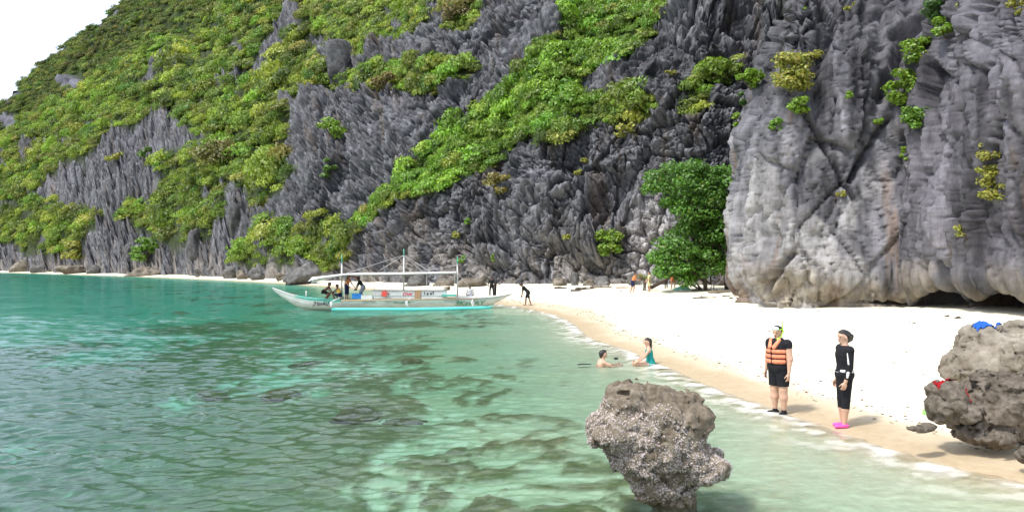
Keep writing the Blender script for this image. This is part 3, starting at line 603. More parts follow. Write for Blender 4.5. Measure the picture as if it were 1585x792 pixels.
def smin(a, b, k):
    h = np.clip(.5 + .5 * (b - a) / k, 0, 1); return b * (1 - h) + a * h - k * h * (1 - h)
def ellip(P, c, r, rz=0.0):
    q = P - np.asarray(c)
    if rz: ca, sa = math.cos(rz), math.sin(rz); q = np.stack([q[..., 0] * ca + q[..., 1] * sa, -q[..., 0] * sa + q[..., 1] * ca, q[..., 2]], -1)
    k0 = np.linalg.norm(q / np.asarray(r), axis=-1); k1 = np.linalg.norm(q / (np.asarray(r) ** 2), axis=-1); return k0 * (k0 - 1) / np.maximum(k1, 1e-9)
def box_grid(lo, hi, h):
    ax = [np.arange(lo[k], hi[k] + h, h) for k in range(3)]; return np.stack(np.meshgrid(*ax, indexing='ij'), -1)
def rock_mat(name, stops, scale=6.0, bumpd=.03):
    t = NT(name); n1 = t.noise(scale, 9, .75); n2 = t.noise(scale * .28, 4); n3 = t.noise(scale * 5, 6, .75)
    c = t.ramp(n1.outputs['Fac'], stops); v = t.ramp(n2.outputs['Fac'], [(.35, (.72, .7, .66)), (.65, (1.15, 1.14, 1.12))])
    c2 = t.mix(c.outputs['Color'], v.outputs['Color'], 1.0, 'MULTIPLY')
    t.pbsdf(c2, .9, t.bump(n3.outputs['Fac'], .6, bumpd * .5, t.bump(n1.outputs['Fac'], .7, bumpd)), .2); return t.m

# ------------------------------------------------------------------ the big weathered rock standing in the shallows
M_RK_TOP = rock_mat('weathered_reef_rock', [(.25, (.07, .053, .036)), (.45, (.18, .145, .105)), (.62, (.31, .265, .205)), (.8, (.48, .44, .38))], 11, .06)
def rock_sdf(blobs, k, lo, hi, h, namp, seed, pits=.0, nsc=2.2):
    P = box_grid(lo, hi, h); f = None
    for c, r, rz in blobs:
        e = ellip(P, c, r, rz); f = e if f is None else smin(f, e, k)
    near = np.abs(f) < namp * 1.9 + pits * .6 + .03; Q = P[near].T
    n = fbm3(Q[0] * nsc, Q[1] * nsc, Q[2] * nsc, seed, 3)
    m = fbm3(Q[0] * nsc * 4, Q[1] * nsc * 4, Q[2] * nsc * 4, seed + 50, 3, .7)
    rg = 1 - 2.2 * np.abs(fbm3(Q[0] * nsc * 1.7, Q[1] * nsc * 1.7, Q[2] * nsc * 2.2, seed + 70, 3))
    h1, g1 = facets3(Q[0] * 3.0, Q[1] * 3.0, Q[2] * 3.4, seed + 7); h2, g2 = facets3(Q[0] * 8.5, Q[1] * 8.5, Q[2] * 8.5, seed + 17)
    f[near] += n * namp * .8 + m * namp * .55 - rg * namp * .4 + h1 * namp * 1.3 + smooth(.12, 0, g1) * namp * .5 + h2 * namp * .5 + pits * smooth(.18, .5, fbm3(Q[0] * 9, Q[1] * 9, Q[2] * 9, seed + 90, 2))
    return P, f
def shallows_rock():
    YR = 9.75; q = YR / FPX; B = lambda px, py, dy, r, rz=0.0: (((px - CX) * q, YR + dy, HC - (py - HZ) * q), r, rz)
    blobs = [B(1015, 668, .15, (.66, .55, .42)), B(948, 668, .05, (.33, .42, .24), .2), B(975, 630, .2, (.32, .40, .29)), B(1085, 722, .05, (.37, .42, .19), -.2), B(1055, 652, .25, (.44, .46, .32)), B(1010, 640, .2, (.5, .4, .28)),
             B(1025, 704, .0, (.60, .42, .24)), B(1030, 728, .05, (.46, .36, .17)), B(1022, 752, .05, (.34, .34, .2)), B(1045, 790, .1, (.26, .30, .42)), B(1030, 850, .1, (.48, .5, .35))]
    lo = (.7, YR - .85, -.75); hi = (3.0, YR + 1.0, 1.62)
    P, f = rock_sdf(blobs, .05, lo, hi, .019, .05, 31, .03)
    hole = ellip(P, at(966, 609, YR - .05), (.10, .10, .035)); f = np.maximum(f, -hole)
    V, F = surf_nets(f, lo, .019)
    root = empty('reef_rock', (at(1035, 780, YR).x, YR, 0))
    off = np.array(root.location)
    V = V - off
    body = mesh_np('rock_body', V, F, M_RK_TOP, root, smooth_=True)
    # barnacle crust on the lower, often wetted half
    v = V + off; a, b, c = v[F[:, 0]], v[F[:, 1]], v[F[:, 2]]; n = np.cross(b - a, c - a); n /= np.linalg.norm(n, axis=1, keepdims=True) + 1e-9; cen = (a + c) / 2
    lim = 1.02 - .28 * smooth(1.6, 2.3, cen[:, 0]) + .16 * fbm2(cen[:, 0] * 3, cen[:, 2] * 3, 3, 3)
    pr = smooth(lim + .30, lim - .15, cen[:, 2]) * smooth(.02, .22, cen[:, 2]) * smooth(-.3, .2, fbm3(cen[:, 0] * 6, cen[:, 1] * 6, cen[:, 2] * 6, 8, 2) + .2)
    r = np.random.default_rng(4); keep = np.where((r.uniform(size=len(F)) < pr * .8) & (n[:, 1] < .5))[0]
    keep = keep if len(keep) < 7500 else r.permutation(keep)[:7500]; m_ = len(keep); k = 5; ang = np.arange(k) / k * 2 * math.pi
    nn = n[keep]; t1 = np.cross(nn, [0, 0, 1.0]); t1 /= np.linalg.norm(t1, axis=1, keepdims=True) + 1e-9; t2 = np.cross(nn, t1); R = r.uniform(.007, .0145, m_)[:, None, None]; H = R * r.uniform(.5, .95, m_)[:, None, None]; c0 = (cen[keep] - off)[:, None]
    ringv = (np.cos(ang)[None, :, None] * t1[:, None] + np.sin(ang)[None, :, None] * t2[:, None]) * R; n3 = nn[:, None]
    VV = np.concatenate([c0 + ringv - n3 * .004, c0 + ringv * .42 + n3 * H, c0 + n3 * H * .5], 1).reshape(-1, 3); o_ = np.arange(m_)[:, None] * (2 * k + 1); T3 = []
    for q_ in range(k):
        q2 = (q_ + 1) % k
        for tri in ((q_, q2, k + q2), (q_, k + q2, k + q_), (k + q_, k + q2, 2 * k)): T3.append(o_ + np.array(tri)[None])
    bt = mesh_np('tmp', VV, np.concatenate(T3)); me = bt.data; bpy.data.objects.remove(bt); me.name = 'barnacles'
    bo = bpy.data.objects.new('barnacles', me); COL.objects.link(bo); bo.parent = root
    t = NT('barnacle_shell'); nn_ = t.noise(60, 3); t.pbsdf(t.ramp(nn_.outputs['Fac'], [(.3, (.16, .125, .105)), (.48, (.38, .325, .295)), (.68, (.64, .58, .54))]).outputs['Color'], .8); me.materials.append(t.m)
    bo['kind'] = 'stuff'
    tag(root, 'large brown mushroom shaped rock crusted with barnacles in the foreground water', 'rock')
shallows_rock()
M_RK_SH = rock_mat('beach_reef_rock', [(.25, (.05, .04, .03)), (.45, (.13, .108, .085)), (.62, (.235, .20, .165)), (.8, (.40, .37, .33))], 6, .06)
M_RK_PALE = rock_mat('pale_limestone', [(.25, (.10, .083, .062)), (.45, (.22, .19, .15)), (.65, (.32, .295, .245)), (.85, (.45, .425, .38))], 4, .05)
def beach_rock(name, label, Yr, blobs, mat, lo, hi, h, amp, seed, k=.12, pits=.06):
    q = Yr / FPX; bl = [(((px - CX) * q, Yr + dy, HC - (py - HZ) * q), r, rz) for px, py, dy, r, rz in blobs]
    lo = ((lo[0] - CX) * q, Yr + lo[1], lo[2]); hi = ((hi[0] - CX) * q, Yr + hi[1], hi[2])
    P, f = rock_sdf(bl, k, lo, hi, h, amp, seed, pits); V, F = surf_nets(f, lo, h)
    o = mesh_np(name, V, F, mat, smooth_=True); tag(o, label, 'rock'); return o
beach_rock('beach_rock', 'dark pitted rock with a hollow foot at the right edge of the beach', 11.9,
           [(1478, 630, .1, (.27, .40, .29), 0), (1560, 630, .25, (.56, .62, .46), 0), (1528, 674, .05, (.42, .45, .12), 0), (1640, 640, .3, (.62, .7, .62), 0), (1474, 612, .2, (.22, .3, .17), 0)],
           M_RK_SH, (1415, -1.0, -.15), (1712, 1.2, 1.75), .024, .065, 61, .06)
beach_rock('flat_rock', 'small flat dark rock lying on wet sand left of the pitted rock', 11.9, [(1424, 663, .0, (.20, .12, .045), 0), (1440, 660, .05, (.12, .1, .05), 0)], M_RK_SH, (1390, -.3, .1), (1465, .35, .7), .012, .02, 66, .04, .01)
beach_rock('corner_rock', 'small grey rock cut by the right edge beside the waterline sand', 10.9, [(1592, 704, 0, (.12, .14, .12), 0)], M_RK_SH, (1560, -.4, -.1), (1625, .4, .6), .014, .03, 67, .04, .01)
beach_rock('pale_rock', 'pale tan boulder behind the dark pitted rock, blue cloth on top', 15.4,
           [(1560, 566, .3, (.88, .8, .62), 0), (1512, 572, .1, (.55, .6, .42), 0), (1545, 528, .5, (.40, .5, .25), 0), (1630, 560, .5, (.8, .8, .75), 0)], M_RK_PALE, (1440, -1.0, .0), (1712, 1.5, 2.05), .038, .07, 71, .12, .02)

# ------------------------------------------------------------------ boulders along the foot of the slope
def boulder_mesh(name, seed, mat, size, cuts=15):
    r = np.random.default_rng(seed); nu, nv = 34, 20; th = np.linspace(0, 2 * math.pi, nu, endpoint=False); ph = np.linspace(-math.pi / 2, math.pi / 2, nv)
    TH, PH = np.meshgrid(th, ph, indexing='ij'); d = np.stack([np.cos(PH) * np.cos(TH), np.cos(PH) * np.sin(TH), np.sin(PH)], -1); rad = np.full(TH.shape, 1.25)
    for k in range(cuts):
        n = r.normal(size=3); n /= np.linalg.norm(n); q = (d * n).sum(-1); rad = np.where(q > .05, np.minimum(rad, r.uniform(.58, .95) / np.maximum(q, .05)), rad)
    rad = rad * (1 + .16 * fbm3(d[..., 0] * 2.2, d[..., 1] * 2.2, d[..., 2] * 2.2, seed, 4, .65) + .16 * facets3(d[..., 0] * 1.6 + 9, d[..., 1] * 1.6 + seed, d[..., 2] * 1.9, seed)[0])
    V = (d * rad[..., None]) * (np.asarray(size) / 2); i = np.arange(nu); F = []
    for a in range(nu):
        for b in range(nv - 1): F.append((a * nv + b, ((a + 1) % nu) * nv + b, ((a + 1) % nu) * nv + b + 1, a * nv + b + 1))
    return mesh_np(name, V.reshape(-1, 3), np.array(F), mat)
M_RK_GREY = rock_mat('grey_boulder', [(.25, (.05, .05, .05)), (.45, (.12, .118, .115)), (.62, (.21, .205, .195)), (.8, (.36, .35, .33))], 1.6, .2)
M_RK_TAN = rock_mat('tan_boulder', [(.25, (.08, .066, .05)), (.45, (.17, .145, .115)), (.62, (.26, .23, .19)), (.8, (.38, .355, .31))], 1.3, .2)
M_CORAL = rock_mat('coral_rock', [(.25, (.03, .026, .012)), (.45, (.09, .075, .035)), (.62, (.18, .15, .08)), (.8, (.30, .26, .16))], 9, .06)
for n_, (px, py, w, lab) in enumerate([(560, 641, 92, 'wide submerged coral head in the middle of the shallows'), (628, 648, 64, 'submerged coral head right beside the wide one'), (440, 607, 56, 'dark submerged rock left of the wide coral head'), (330, 600, 60, 'dark submerged rock far left in the reef'), (480, 560, 50, 'distant dark coral head in front of the boat'), (640, 560, 44, 'distant coral head below the middle of the boat'), ]):
    p = on_z(px, py, -.25); q = p.y / FPX; o = boulder_mesh('coral_head', 300 + n_, M_CORAL, (w * q, w * q * 1.6, max(.05, -float(ground_z(p.x, p.y)) * (.55 + .2 * (n_ % 3)))), 18); o.location = (p.x, p.y, float(ground_z(p.x, p.y))); o.rotation_euler = (0, 0, n_ * 1.3); tag(o, lab, 'rock', 'submerged rocks of the reef')
M_RK_DARK = rock_mat('dark_karst', [(.25, (.035, .035, .038)), (.45, (.085, .084, .088)), (.62, (.15, .148, .152)), (.8, (.28, .275, .275))], 1.2, .3)
BOULD = [ # px, foot row, width px, height px, depth, material, label
 (471, 433, 54, 30, 112, 'G', 'large pale grey slanting boulder on the sand left of the boat'),
 (434, 429, 20, 9, 122, 'T', 'small brown slab beside the large slanting boulder'),
 (226, 428, 44, 15, 184, 'T', 'flat tan boulder below the round bush on the far beach'),
 (30, 418, 32, 15, 262, 'T', 'rounded tan boulder at the far left end of the beach'),
 (112, 421, 40, 13, 222, 'T', 'long low boulder below the yellow bush at far left'),
 (145, 422, 16, 12, 212, 'G', 'small upright grey stone right of the long low boulder'),
 (60, 418, 20, 10, 245, 'G', 'grey stone between the two far left boulders'),
 (305, 425, 14, 10, 160, 'G', 'small grey boulder under the dark leaning pinnacle'),
 (354, 428, 26, 18, 146, 'G', 'grey boulder right of the dark leaning pinnacle'),
 (376, 429, 20, 10, 140, 'T', 'low tan stone at the foot of the green bank'),
 (400, 430, 24, 14, 134, 'G', 'white topped stone at the foot of the green bank'),
 (646, 445, 54, 17, 92, 'G', 'wide grey boulder behind the boat mast'),
 (692, 446, 34, 15, 90, 'T', 'tan boulder against the cliff right of the tall mast'),
 (735, 446, 46, 15, 86, 'T', 'broad tan boulder at the cliff foot behind the stern'),
 (868, 446, 22, 15, 81, 'T', 'tan boulder at the cliff foot right of the bending man'),
 (890, 445, 16, 22, 80.5, 'G', 'tall pale stone leaning on the cliff foot'),
 (912, 448, 26, 12, 79, 'T', 'pinkish brown boulder beside the driftwood pile'),
 (930, 447, 30, 14, 78.5, 'G', 'grey boulder behind the driftwood pile'),
 (985, 445, 24, 26, 77, 'G', 'grey boulder in the cave mouth behind the palm')]
bprev = {}
for n_, (px, py, w, h, Yd, mk, lab) in enumerate(BOULD):
    q = Yd / FPX; o = boulder_mesh('boulder', 200 + n_, M_RK_GREY if mk == 'G' else M_RK_TAN, (w * q * 1.05, w * q * .85, h * q * 1.6))
    p = at(px, py, Yd); g_ = float(ground_z(p.x, p.y)); o.location = (p.x, p.y, max(p.z, g_ - .1) + h * q * .2); o.rotation_euler = (0, (-.35 if n_ == 0 else rng.uniform(-.2, .2)), rng.uniform(0, 6.28) if n_ else .3)
    tag(o, lab, 'boulder', 'boulders at the foot of the cliffs')

for px, py, w, h, Yd, lean_, lab, sd_ in [(526, 128, 62, 66, None, .1, 'big angular grey block standing on the green slope', 3), (362, 372, 34, 78, None, .42, 'dark pinnacle leaning right above the far beach', 5), (664, 98, 44, 34, None, .1, 'dark rock knob above the green ledge', 8), (300, 400, 30, 46, None, .15, 'grey rock tooth left of the dark leaning pinnacle', 9), (505, 398, 30, 44, None, .3, 'dark rock blade at the left foot of the gully', 12), (200, 405, 26, 34, None, .1, 'grey rock tooth above the flat tan boulder', 14)]:
    dd_ = (CX + PB[..., 0] / PB[..., 1] * FPX - px) ** 2 + (HZ - (PB[..., 2] - HC) / PB[..., 1] * FPX - py) ** 2; k_ = np.unravel_index(np.argmin(dd_), dd_.shape); b_ = PB[k_]; q = b_[1] / FPX
    o = boulder_mesh('rock_pinnacle', 400 + sd_, M_RK_DARK, (w * q * 1.1, w * q * .9, h * q * 1.35), 22); o.location = (b_[0], b_[1] + .1 * w * q, b_[2] + h * q * .42); o.rotation_euler = (0, lean_, sd_); tag(o, lab, 'rock', 'single rocks standing on the slope')
# ------------------------------------------------------------------ single bushes rooted in the rock
def bark_mat(): 
    t = NT('bark'); n = t.noise(14, 6, .65, sx=(1, 1, .25)); t.pbsdf(t.ramp(n.outputs['Fac'], [(.3, (.055, .042, .03)), (.7, (.16, .13, .10))]).outputs['Color'], .9, t.bump(n.outputs['Fac'], .6, .02)); return t.m
M_BARK = bark_mat()
def tube(pts, rad, k=7):
    pts = [np.asarray(p, float) for p in pts]; V, F = [], []
    for i, p in enumerate(pts):
        d = pts[min(i + 1, len(pts) - 1)] - pts[max(i - 1, 0)]; d = d / (np.linalg.norm(d) + 1e-9)
        a = np.cross(d, [0, 0, 1.0] if abs(d[2]) < .9 else [1.0, 0, 0]); a /= np.linalg.norm(a); b = np.cross(d, a)
        for q in range(k): th = 2 * math.pi * q / k; V.append(p + (a * math.cos(th) + b * math.sin(th)) * rad[i])
    for i in range(len(pts) - 1):
        for q in range(k): F.append((i * k + q, i * k + (q + 1) % k, (i + 1) * k + (q + 1) % k, (i + 1) * k + q))
    n = len(V); V += [pts[0], pts[-1]]
    for q in range(k): F.append((n, (q + 1) % k, q, q)); F.append((n + 1, (len(pts) - 1) * k + q, (len(pts) - 1) * k + (q + 1) % k, (len(pts) - 1) * k + q))
    return V, F
def poly_obj(name, parts, mat, parent=None, smooth_=False):
    V, F = [], []
    for v, f in parts:
        o = len(V); V += [tuple(map(float, x)) for x in v]; F += [tuple(dict.fromkeys(o + i for i in q)) for q in f]
    me = bpy.data.meshes.new(name); me.from_pydata(V, [], F); me.materials.append(mat)
    if smooth_: me.polygons.foreach_set('use_smooth', [True] * len(me.polygons))
    o = bpy.data.objects.new(name, me); COL.objects.link(o)
    if parent: o.parent = parent
    return o
PBu = CX + PB[..., 0] / PB[..., 1] * FPX; PBv = HZ - (PB[..., 2] - HC) / PB[..., 1] * FPX
PWu = CX + PWd[..., 0] / PWd[..., 1] * FPX; PWv = HZ - (PWd[..., 2] - HC) / PWd[..., 1] * FPX
def root_at(px, py, near=False):
    Uu, Vv, A, Nn = (PWu, PWv, PWd, NWn) if near else (PBu, PBv, PB, N)
    d = (Uu - px) ** 2 + (Vv - py) ** 2; m = d < max(6.0, d.min() * 1.5); yy = np.where(m, A[..., 1], 1e9); k = np.unravel_index(np.argmin(yy), yy.shape); return A[k], Nn[k]
def bush(px, py, rx, ry, col, label, near=False, droop=0.0, leafpx=2.6, dens=1.0, group='bushes growing on the cliffs'):
    p, n = root_at(px, py + ry * .5, near); q = p[1] / FPX; R, Hh = rx * q, ry * q; seed = int(px * 7 + py); r = np.random.default_rng(seed)
    root = empty('bush', tuple(p)); C, Nn = [], []
    nl = max(4, int(rx * ry / 38)); lobs = []
    for k in range(nl):
        a = r.uniform(-1, 1); b = r.uniform(-.9, 1); lobs.append(np.array([a * R * .72 * math.sqrt(1 - .5 * b * b), -r.uniform(.1, 1.0) * R * .6, Hh * (.55 + .72 * b) * (1 - droop) - droop * Hh * (.9 * b + .1) * 1.6]))
    per = int(np.clip(70 * dens * (rx * ry / nl) / 38, 40, 110))
    for lb in lobs:
        lr = r.uniform(.28, .46) * min(R, Hh * 1.3)
        for k in range(per):
            v = r.normal(size=3); v /= np.linalg.norm(v); v[2] = v[2] * .8 + .12
            C.append(lb + v * lr * r.uniform(.55, 1.05) * np.array([1.1, 1, .8])); m = v * .7 + r.normal(size=3) * .42 + np.array([0, -.15, .4]); Nn.append(m / np.linalg.norm(m))
    C, Nn = np.array(C), np.array(Nn); V, F = leaf_quads(C, Nn, np.full(len(C), leafpx * q), seed, .55, 4)
    cc = np.asarray(col)[None] * r.uniform(.62, 1.38, len(C))[:, None] * (1 + r.normal(0, .08, (len(C), 3)))
    mesh_np('foliage', V.reshape(-1, 3), F, M_LEAF, root, col=np.repeat(np.clip(cc, .005, 1), 4, 0))
    st = []
    for lb in lobs[:: max(1, nl // 6)]: st.append(tube([np.array([0, .12, -.1]), lb * .5 + np.array([0, 0, -.05]), lb], [R * .05, R * .035, R * .015], 5))
    poly_obj('stem', st, M_BARK, root); tag(root, label, 'bush', group)
G1, G2, G3, GY, GD = (.19, .31, .026), (.14, .27, .024), (.10, .19, .026), (.30, .30, .05), (.06, .13, .022)
for b in [
 (118, 387, 24, 17, GY, 'yellow-green bush hanging low above the far left beach'), (227, 386, 24, 23, G2, 'rounded green bush just above the flat tan boulder'),
 (180, 240, 17, 11, GY, 'small yellowish bush on the left grey pinnacles'), (225, 238, 14, 13, G3, 'small dark bush right of the yellowish one on the pinnacles'),
 (512, 203, 28, 17, G1, 'bright bush on the grey slabs below the big block'), (508, 263, 15, 20, G3, 'bush in the steep cleft left of the gully'),
 (768, 287, 21, 19, (.24, .21, .05), 'dry yellow bush on the cliff below the gully'), (942, 380, 24, 24, G1, 'green bush low on the cliff above the driftwood'),
 (968, 206, 19, 15, GY, 'olive bush under the long green ledge'), (762, 399, 9, 9, G1, 'small bright bush above the broad tan boulder'),
 (712, 402, 8, 8, G2, 'small bright bush beside the rear mast top'), (892, 268, 9, 7, GY, 'tiny yellow tuft on the central cliff'),
 (902, 250, 9, 6, GY, 'tiny yellow tuft above the other on the central cliff'), (706, 362, 9, 7, GY, 'small dull tuft on the cliff above the boat roof'), (725, 342, 8, 5, G2, 'small green tuft high above the boat roof'),
 (878, 367, 7, 5, GY, 'tiny tuft left of the low green bush'), (1038, 116, 9, 6, GY, 'small tuft right of the gully top'), (592, 132, 22, 16, (.2, .16, .05), 'dry brownish bush left of the green ledge'),
 (345, 240, 46, 24, (.20, .19, .06), 'dry olive tree crown with bare twigs on the left slope'), (715, 22, 32, 24, (.22, .18, .07), 'dry straw coloured bush near the top edge'), (470, 385, 30, 14, G1, 'bright leafy bush on the bank left of the gully foot')]:
    bush(*b)
for b in [
 (1162, 127, 24, 22, G1, 'bright green bush on the ledge of the right wall, leftmost of the pair'), (1224, 118, 36, 34, GY, 'large yellow-green bush on the ledge of the right wall'),
 (1238, 164, 24, 16, G1, 'green tuft hanging under the large ledge bush'), (1202, 192, 14, 17, G2, 'round bright green tuft on the bare right wall'), (1136, 186, 11, 14, G1, 'bright tuft on the left corner of the right wall'),
 (1146, 158, 9, 14, GD, 'dark tuft above the left corner of the right wall'), (1412, 78, 28, 28, G1, 'leafy green bush at the top of the wall crevice'), (1396, 140, 28, 32, G1, 'broad leafy bush in the middle of the wall crevice'),
 (1410, 186, 30, 20, G2, 'bright leafy bush at the lower end of the wall crevice'), (1466, 45, 30, 18, G1, 'green bush on the slanting ridge near the top right'), (1500, 18, 26, 18, GY, 'yellowish bush on the slanting ridge at the top edge'),
 (1452, 20, 30, 22, GD, 'dark bush behind the ridge at the top edge'), (1312, 146, 8, 7, G1, 'tiny tuft on the right wall between the two crevices'), (1358, 190, 11, 8, G1, 'tuft at the head of the dark diagonal crack'), (1301, 299, 8, 5, GY, 'tiny tuft where the two cracks meet'),
 (1575, 12, 18, 20, GY, 'grassy tuft at the top right corner'), (1262, 88, 14, 10, GY, 'thin dry tuft above the large ledge bush'), (1318, 14, 16, 6, GY, 'pale tuft at the top edge of the right wall'), (1240, 18, 8, 10, G1, 'small tuft left at the top edge of the right wall'), (1398, 240, 6, 14, G1, 'thin tuft in the crack below the crevice bushes')]:
    bush(*b, near=True, leafpx=3.0, group='bushes growing on the right wall')
bush(1536, 240, 25, 44, GY, 'long yellow-green plant hanging down the right wall', near=True, droop=.8, leafpx=2.6, group='bushes growing on the right wall')
bush(1494, 348, 18, 18, GY, 'small yellow-green plant hanging low on the right wall', near=True, droop=.6, leafpx=2.4, group='bushes growing on the right wall')

# ------------------------------------------------------------------ broad tree under the cliff
def big_tree():
    Yt = 63.0; q = Yt / FPX; r = np.random.default_rng(77); base = at(1088, 444, Yt); base.z = float(ground_z(base.x, base.y)); root = empty('broadleaf_tree', base); b0 = np.array(base)
    L = lambda px, py, dy: np.array(at(px, py, Yt + dy)) - b0
    tiers = [ # px,py,rx,ry,n
     (1060, 262, 34, 9, 7), (1085, 268, 42, 12, 8), (1025, 278, 26, 9, 5), (1112, 285, 24, 12, 5), (1062, 290, 44, 12, 8), (1016, 292, 16, 7, 3), (1090, 305, 36, 11, 7), (1048, 314, 22, 8, 5), (1118, 318, 18, 14, 5),
     (1074, 332, 32, 12, 7), (1108, 345, 26, 14, 7), (1058, 346, 16, 10, 4), (1080, 362, 36, 14, 8), (1040, 378, 22, 10, 5), (1112, 372, 24, 16, 6), (1068, 388, 36, 14, 8), (1030, 396, 22, 12, 5), (1102, 398, 30, 16, 8), (1050, 412, 28, 12, 6), (1085, 418, 34, 12, 7), (1030, 418, 14, 8, 3), (1068, 432, 16, 6, 3)]
    C, Nn, cl = [], [], []
    cen = []
    for (px, py, rx, ry, n) in tiers:
        for k in range(int(n * 1.9)):
            a, b = r.uniform(-1, 1), r.uniform(-1, 1); c = L(px + a * rx, py + b * ry * .8, r.uniform(-1.6, 1.4) * (.5 + rx / 50)); cen.append(c); lr = r.uniform(.5, .95)
            shade = r.uniform(.7, 1.25)
            for j in range(120):
                v = r.normal(size=3); v /= np.linalg.norm(v); v[2] = v[2] * .75 + .1
                C.append(c + v * np.array([1.15, 1.1, .8]) * lr * r.uniform(.6, 1.05)); m = v * .7 + r.normal(size=3) * .4 + np.array([0, -.15, .45]); Nn.append(m / np.linalg.norm(m)); cl.append(shade)
    C, Nn, cl = np.array(C), np.array(Nn), np.array(cl); V, F = leaf_quads(C, Nn, np.full(len(C), .125), 5, .6, 4)
    base_c = np.array([.095, .215, .024]); cc = base_c[None] * cl[:, None] * r.uniform(.6, 1.45, len(C))[:, None]
    yl = r.uniform(size=len(C)) < .012; cc[yl] = (.32, .26, .04)
    mesh_np('crown', V.reshape(-1, 3), F, M_LEAF, root, col=np.repeat(cc, 4, 0))
    tr = [tube([L(1126, 447, .4), L(1124, 420, .3), L(1112, 380, .2), L(1100, 335, .0), L(1080, 295, -.2), L(1070, 268, -.2)], [.24, .20, .17, .13, .09, .04], 9),
          tube([L(1092, 447, -.2), L(1090, 420, .0), L(1076, 385, .1), L(1066, 345, .1), L(1058, 300, .2)], [.17, .15, .12, .09, .04], 8)]
    o = poly_obj('trunk', tr, M_BARK, root, True)
    for k in range(0, len(cen), 5):
        e = cen[k]; s = L(1100 - (k % 3) * 8, HZ - (e[2] + b0[2] - HC) / q * 1.0 + 26, .1); bo = poly_obj('limb', [tube([s, (s + e) / 2 + np.array([0, 0, .12]), e], [.075, .05, .02], 6)], M_BARK, root)
    tag(root, 'broad dark green tree standing against the cliff beside the right wall', 'tree')
big_tree()
def young_palm():
    Yt = 66.0; b = at(997, 446, Yt); b.z = float(ground_z(b.x, b.y)); root = empty('palm', b); r = np.random.default_rng(15)
    poly_obj('trunk', [tube([(0, 0, -.1), (.05, 0, .5), (.02, 0, .9)], [.14, .12, .10], 8)], M_BARK, root)
    mt = [mat_plain('palm_green', (.15, .20, .035), .6), mat_plain('palm_dry', (.28, .18, .05), .7)]
    for k in range(11):
        a = k / 11 * 6.283 + r.uniform(-.2, .2); el = r.uniform(.5, 1.25); Lf = r.uniform(1.3, 1.9); V, F = [], []
        for i in range(12):
            s = i / 11 * Lf; cx = s * math.cos(el) ; cz = .9 + s * math.sin(el) - .42 * s * s; p = np.array([cx * math.cos(a), cx * math.sin(a), cz]); side = np.array([-math.sin(a), math.cos(a), 0]); w = .34 * math.sin(math.pi * min(1, i / 11 * .9 + .08))
            f = np.array([math.cos(a), math.sin(a), 0]) * .18
            for sg in (-1, 1):
                o = len(V); V += [p, p + np.array([f[0], f[1], 0]) * .35, p + side * sg * w + f - np.array([0, 0, .30 * w + .02])]; F.append((o, o + 1, o + 2))
        poly_obj('frond', [(V, F), tube([np.array([0, 0, .88])] + [np.array([s * math.cos(el) * math.cos(a), s * math.cos(el) * math.sin(a), .9 + s * math.sin(el) - .42 * s * s]) for s in np.linspace(.1, Lf, 6)], [.03, .026, .022, .018, .014, .01, .006], 5)], mt[1 if k in (2, 5, 6) else 0], root)
    tag(root, 'young palm with partly dry fronds between two beach visitors', 'palm')
young_palm()
# ------------------------------------------------------------------ people
def unit(v): v = np.asarray(v, float); return v / (np.linalg.norm(v) + 1e-9)
def seg_d(P, a, b, ra, rb, ax=None, ratio=1.0, flat=False):
    """tapered limb from a to b; ax/ratio squash the section along one axis; flat ends for hems"""
    a, b = np.asarray(a, float), np.asarray(b, float); ab = b - a; L2 = ab @ ab + 1e-12; q = P - a; t0 = (q @ ab) / L2; t = np.clip(t0, 0, 1)
    w = q - t[..., None] * ab
    if ax is not None:
        ax = unit(ax); c = w @ ax; w = w + (c * (1 / ratio - 1))[..., None] * ax
    d = np.linalg.norm(w, axis=-1) - (ra + (rb - ra) * t)
    if flat: L = math.sqrt(L2); d = np.maximum(d, np.maximum((t0 - 1) * L, -t0 * L))
    return d
def solid(prims, h, k):
    """prims: (a, b, ra, rb, ax, ratio, flat) -> mesh of their smooth union"""
    A = np.array([np.minimum(p[0], p[1]) - max(p[2], p[3]) * 1.6 for p in prims]).min(0) - 3 * h; B = np.array([np.maximum(p[0], p[1]) + max(p[2], p[3]) * 1.6 for p in prims]).max(0) + 3 * h
    ax = [np.arange(A[q], B[q] + h, h) for q in range(3)]; f = np.full([len(x) for x in ax], .3)
    for p in prims:
        r = max(p[2], p[3]) * 1.5 + k + 2 * h; lo = np.minimum(p[0], p[1]) - r; hi = np.maximum(p[0], p[1]) + r
        s = [slice(max(0, int((lo[q] - A[q]) / h)), int((hi[q] - A[q]) / h) + 2) for q in range(3)]
        G = np.stack(np.meshgrid(*[ax[q][s[q]] for q in range(3)], indexing='ij'), -1)
        d = seg_d(G, *p); f[tuple(s)] = smin(f[tuple(s)], d, k)
    return surf_nets(f, A, h)
def pr(a, b, ra, rb=None, ax=None, ratio=1.0, flat=False): return (np.asarray(a, float), np.asarray(b, float), ra, rb if rb is not None else ra, ax, ratio, flat)
_hand = {}
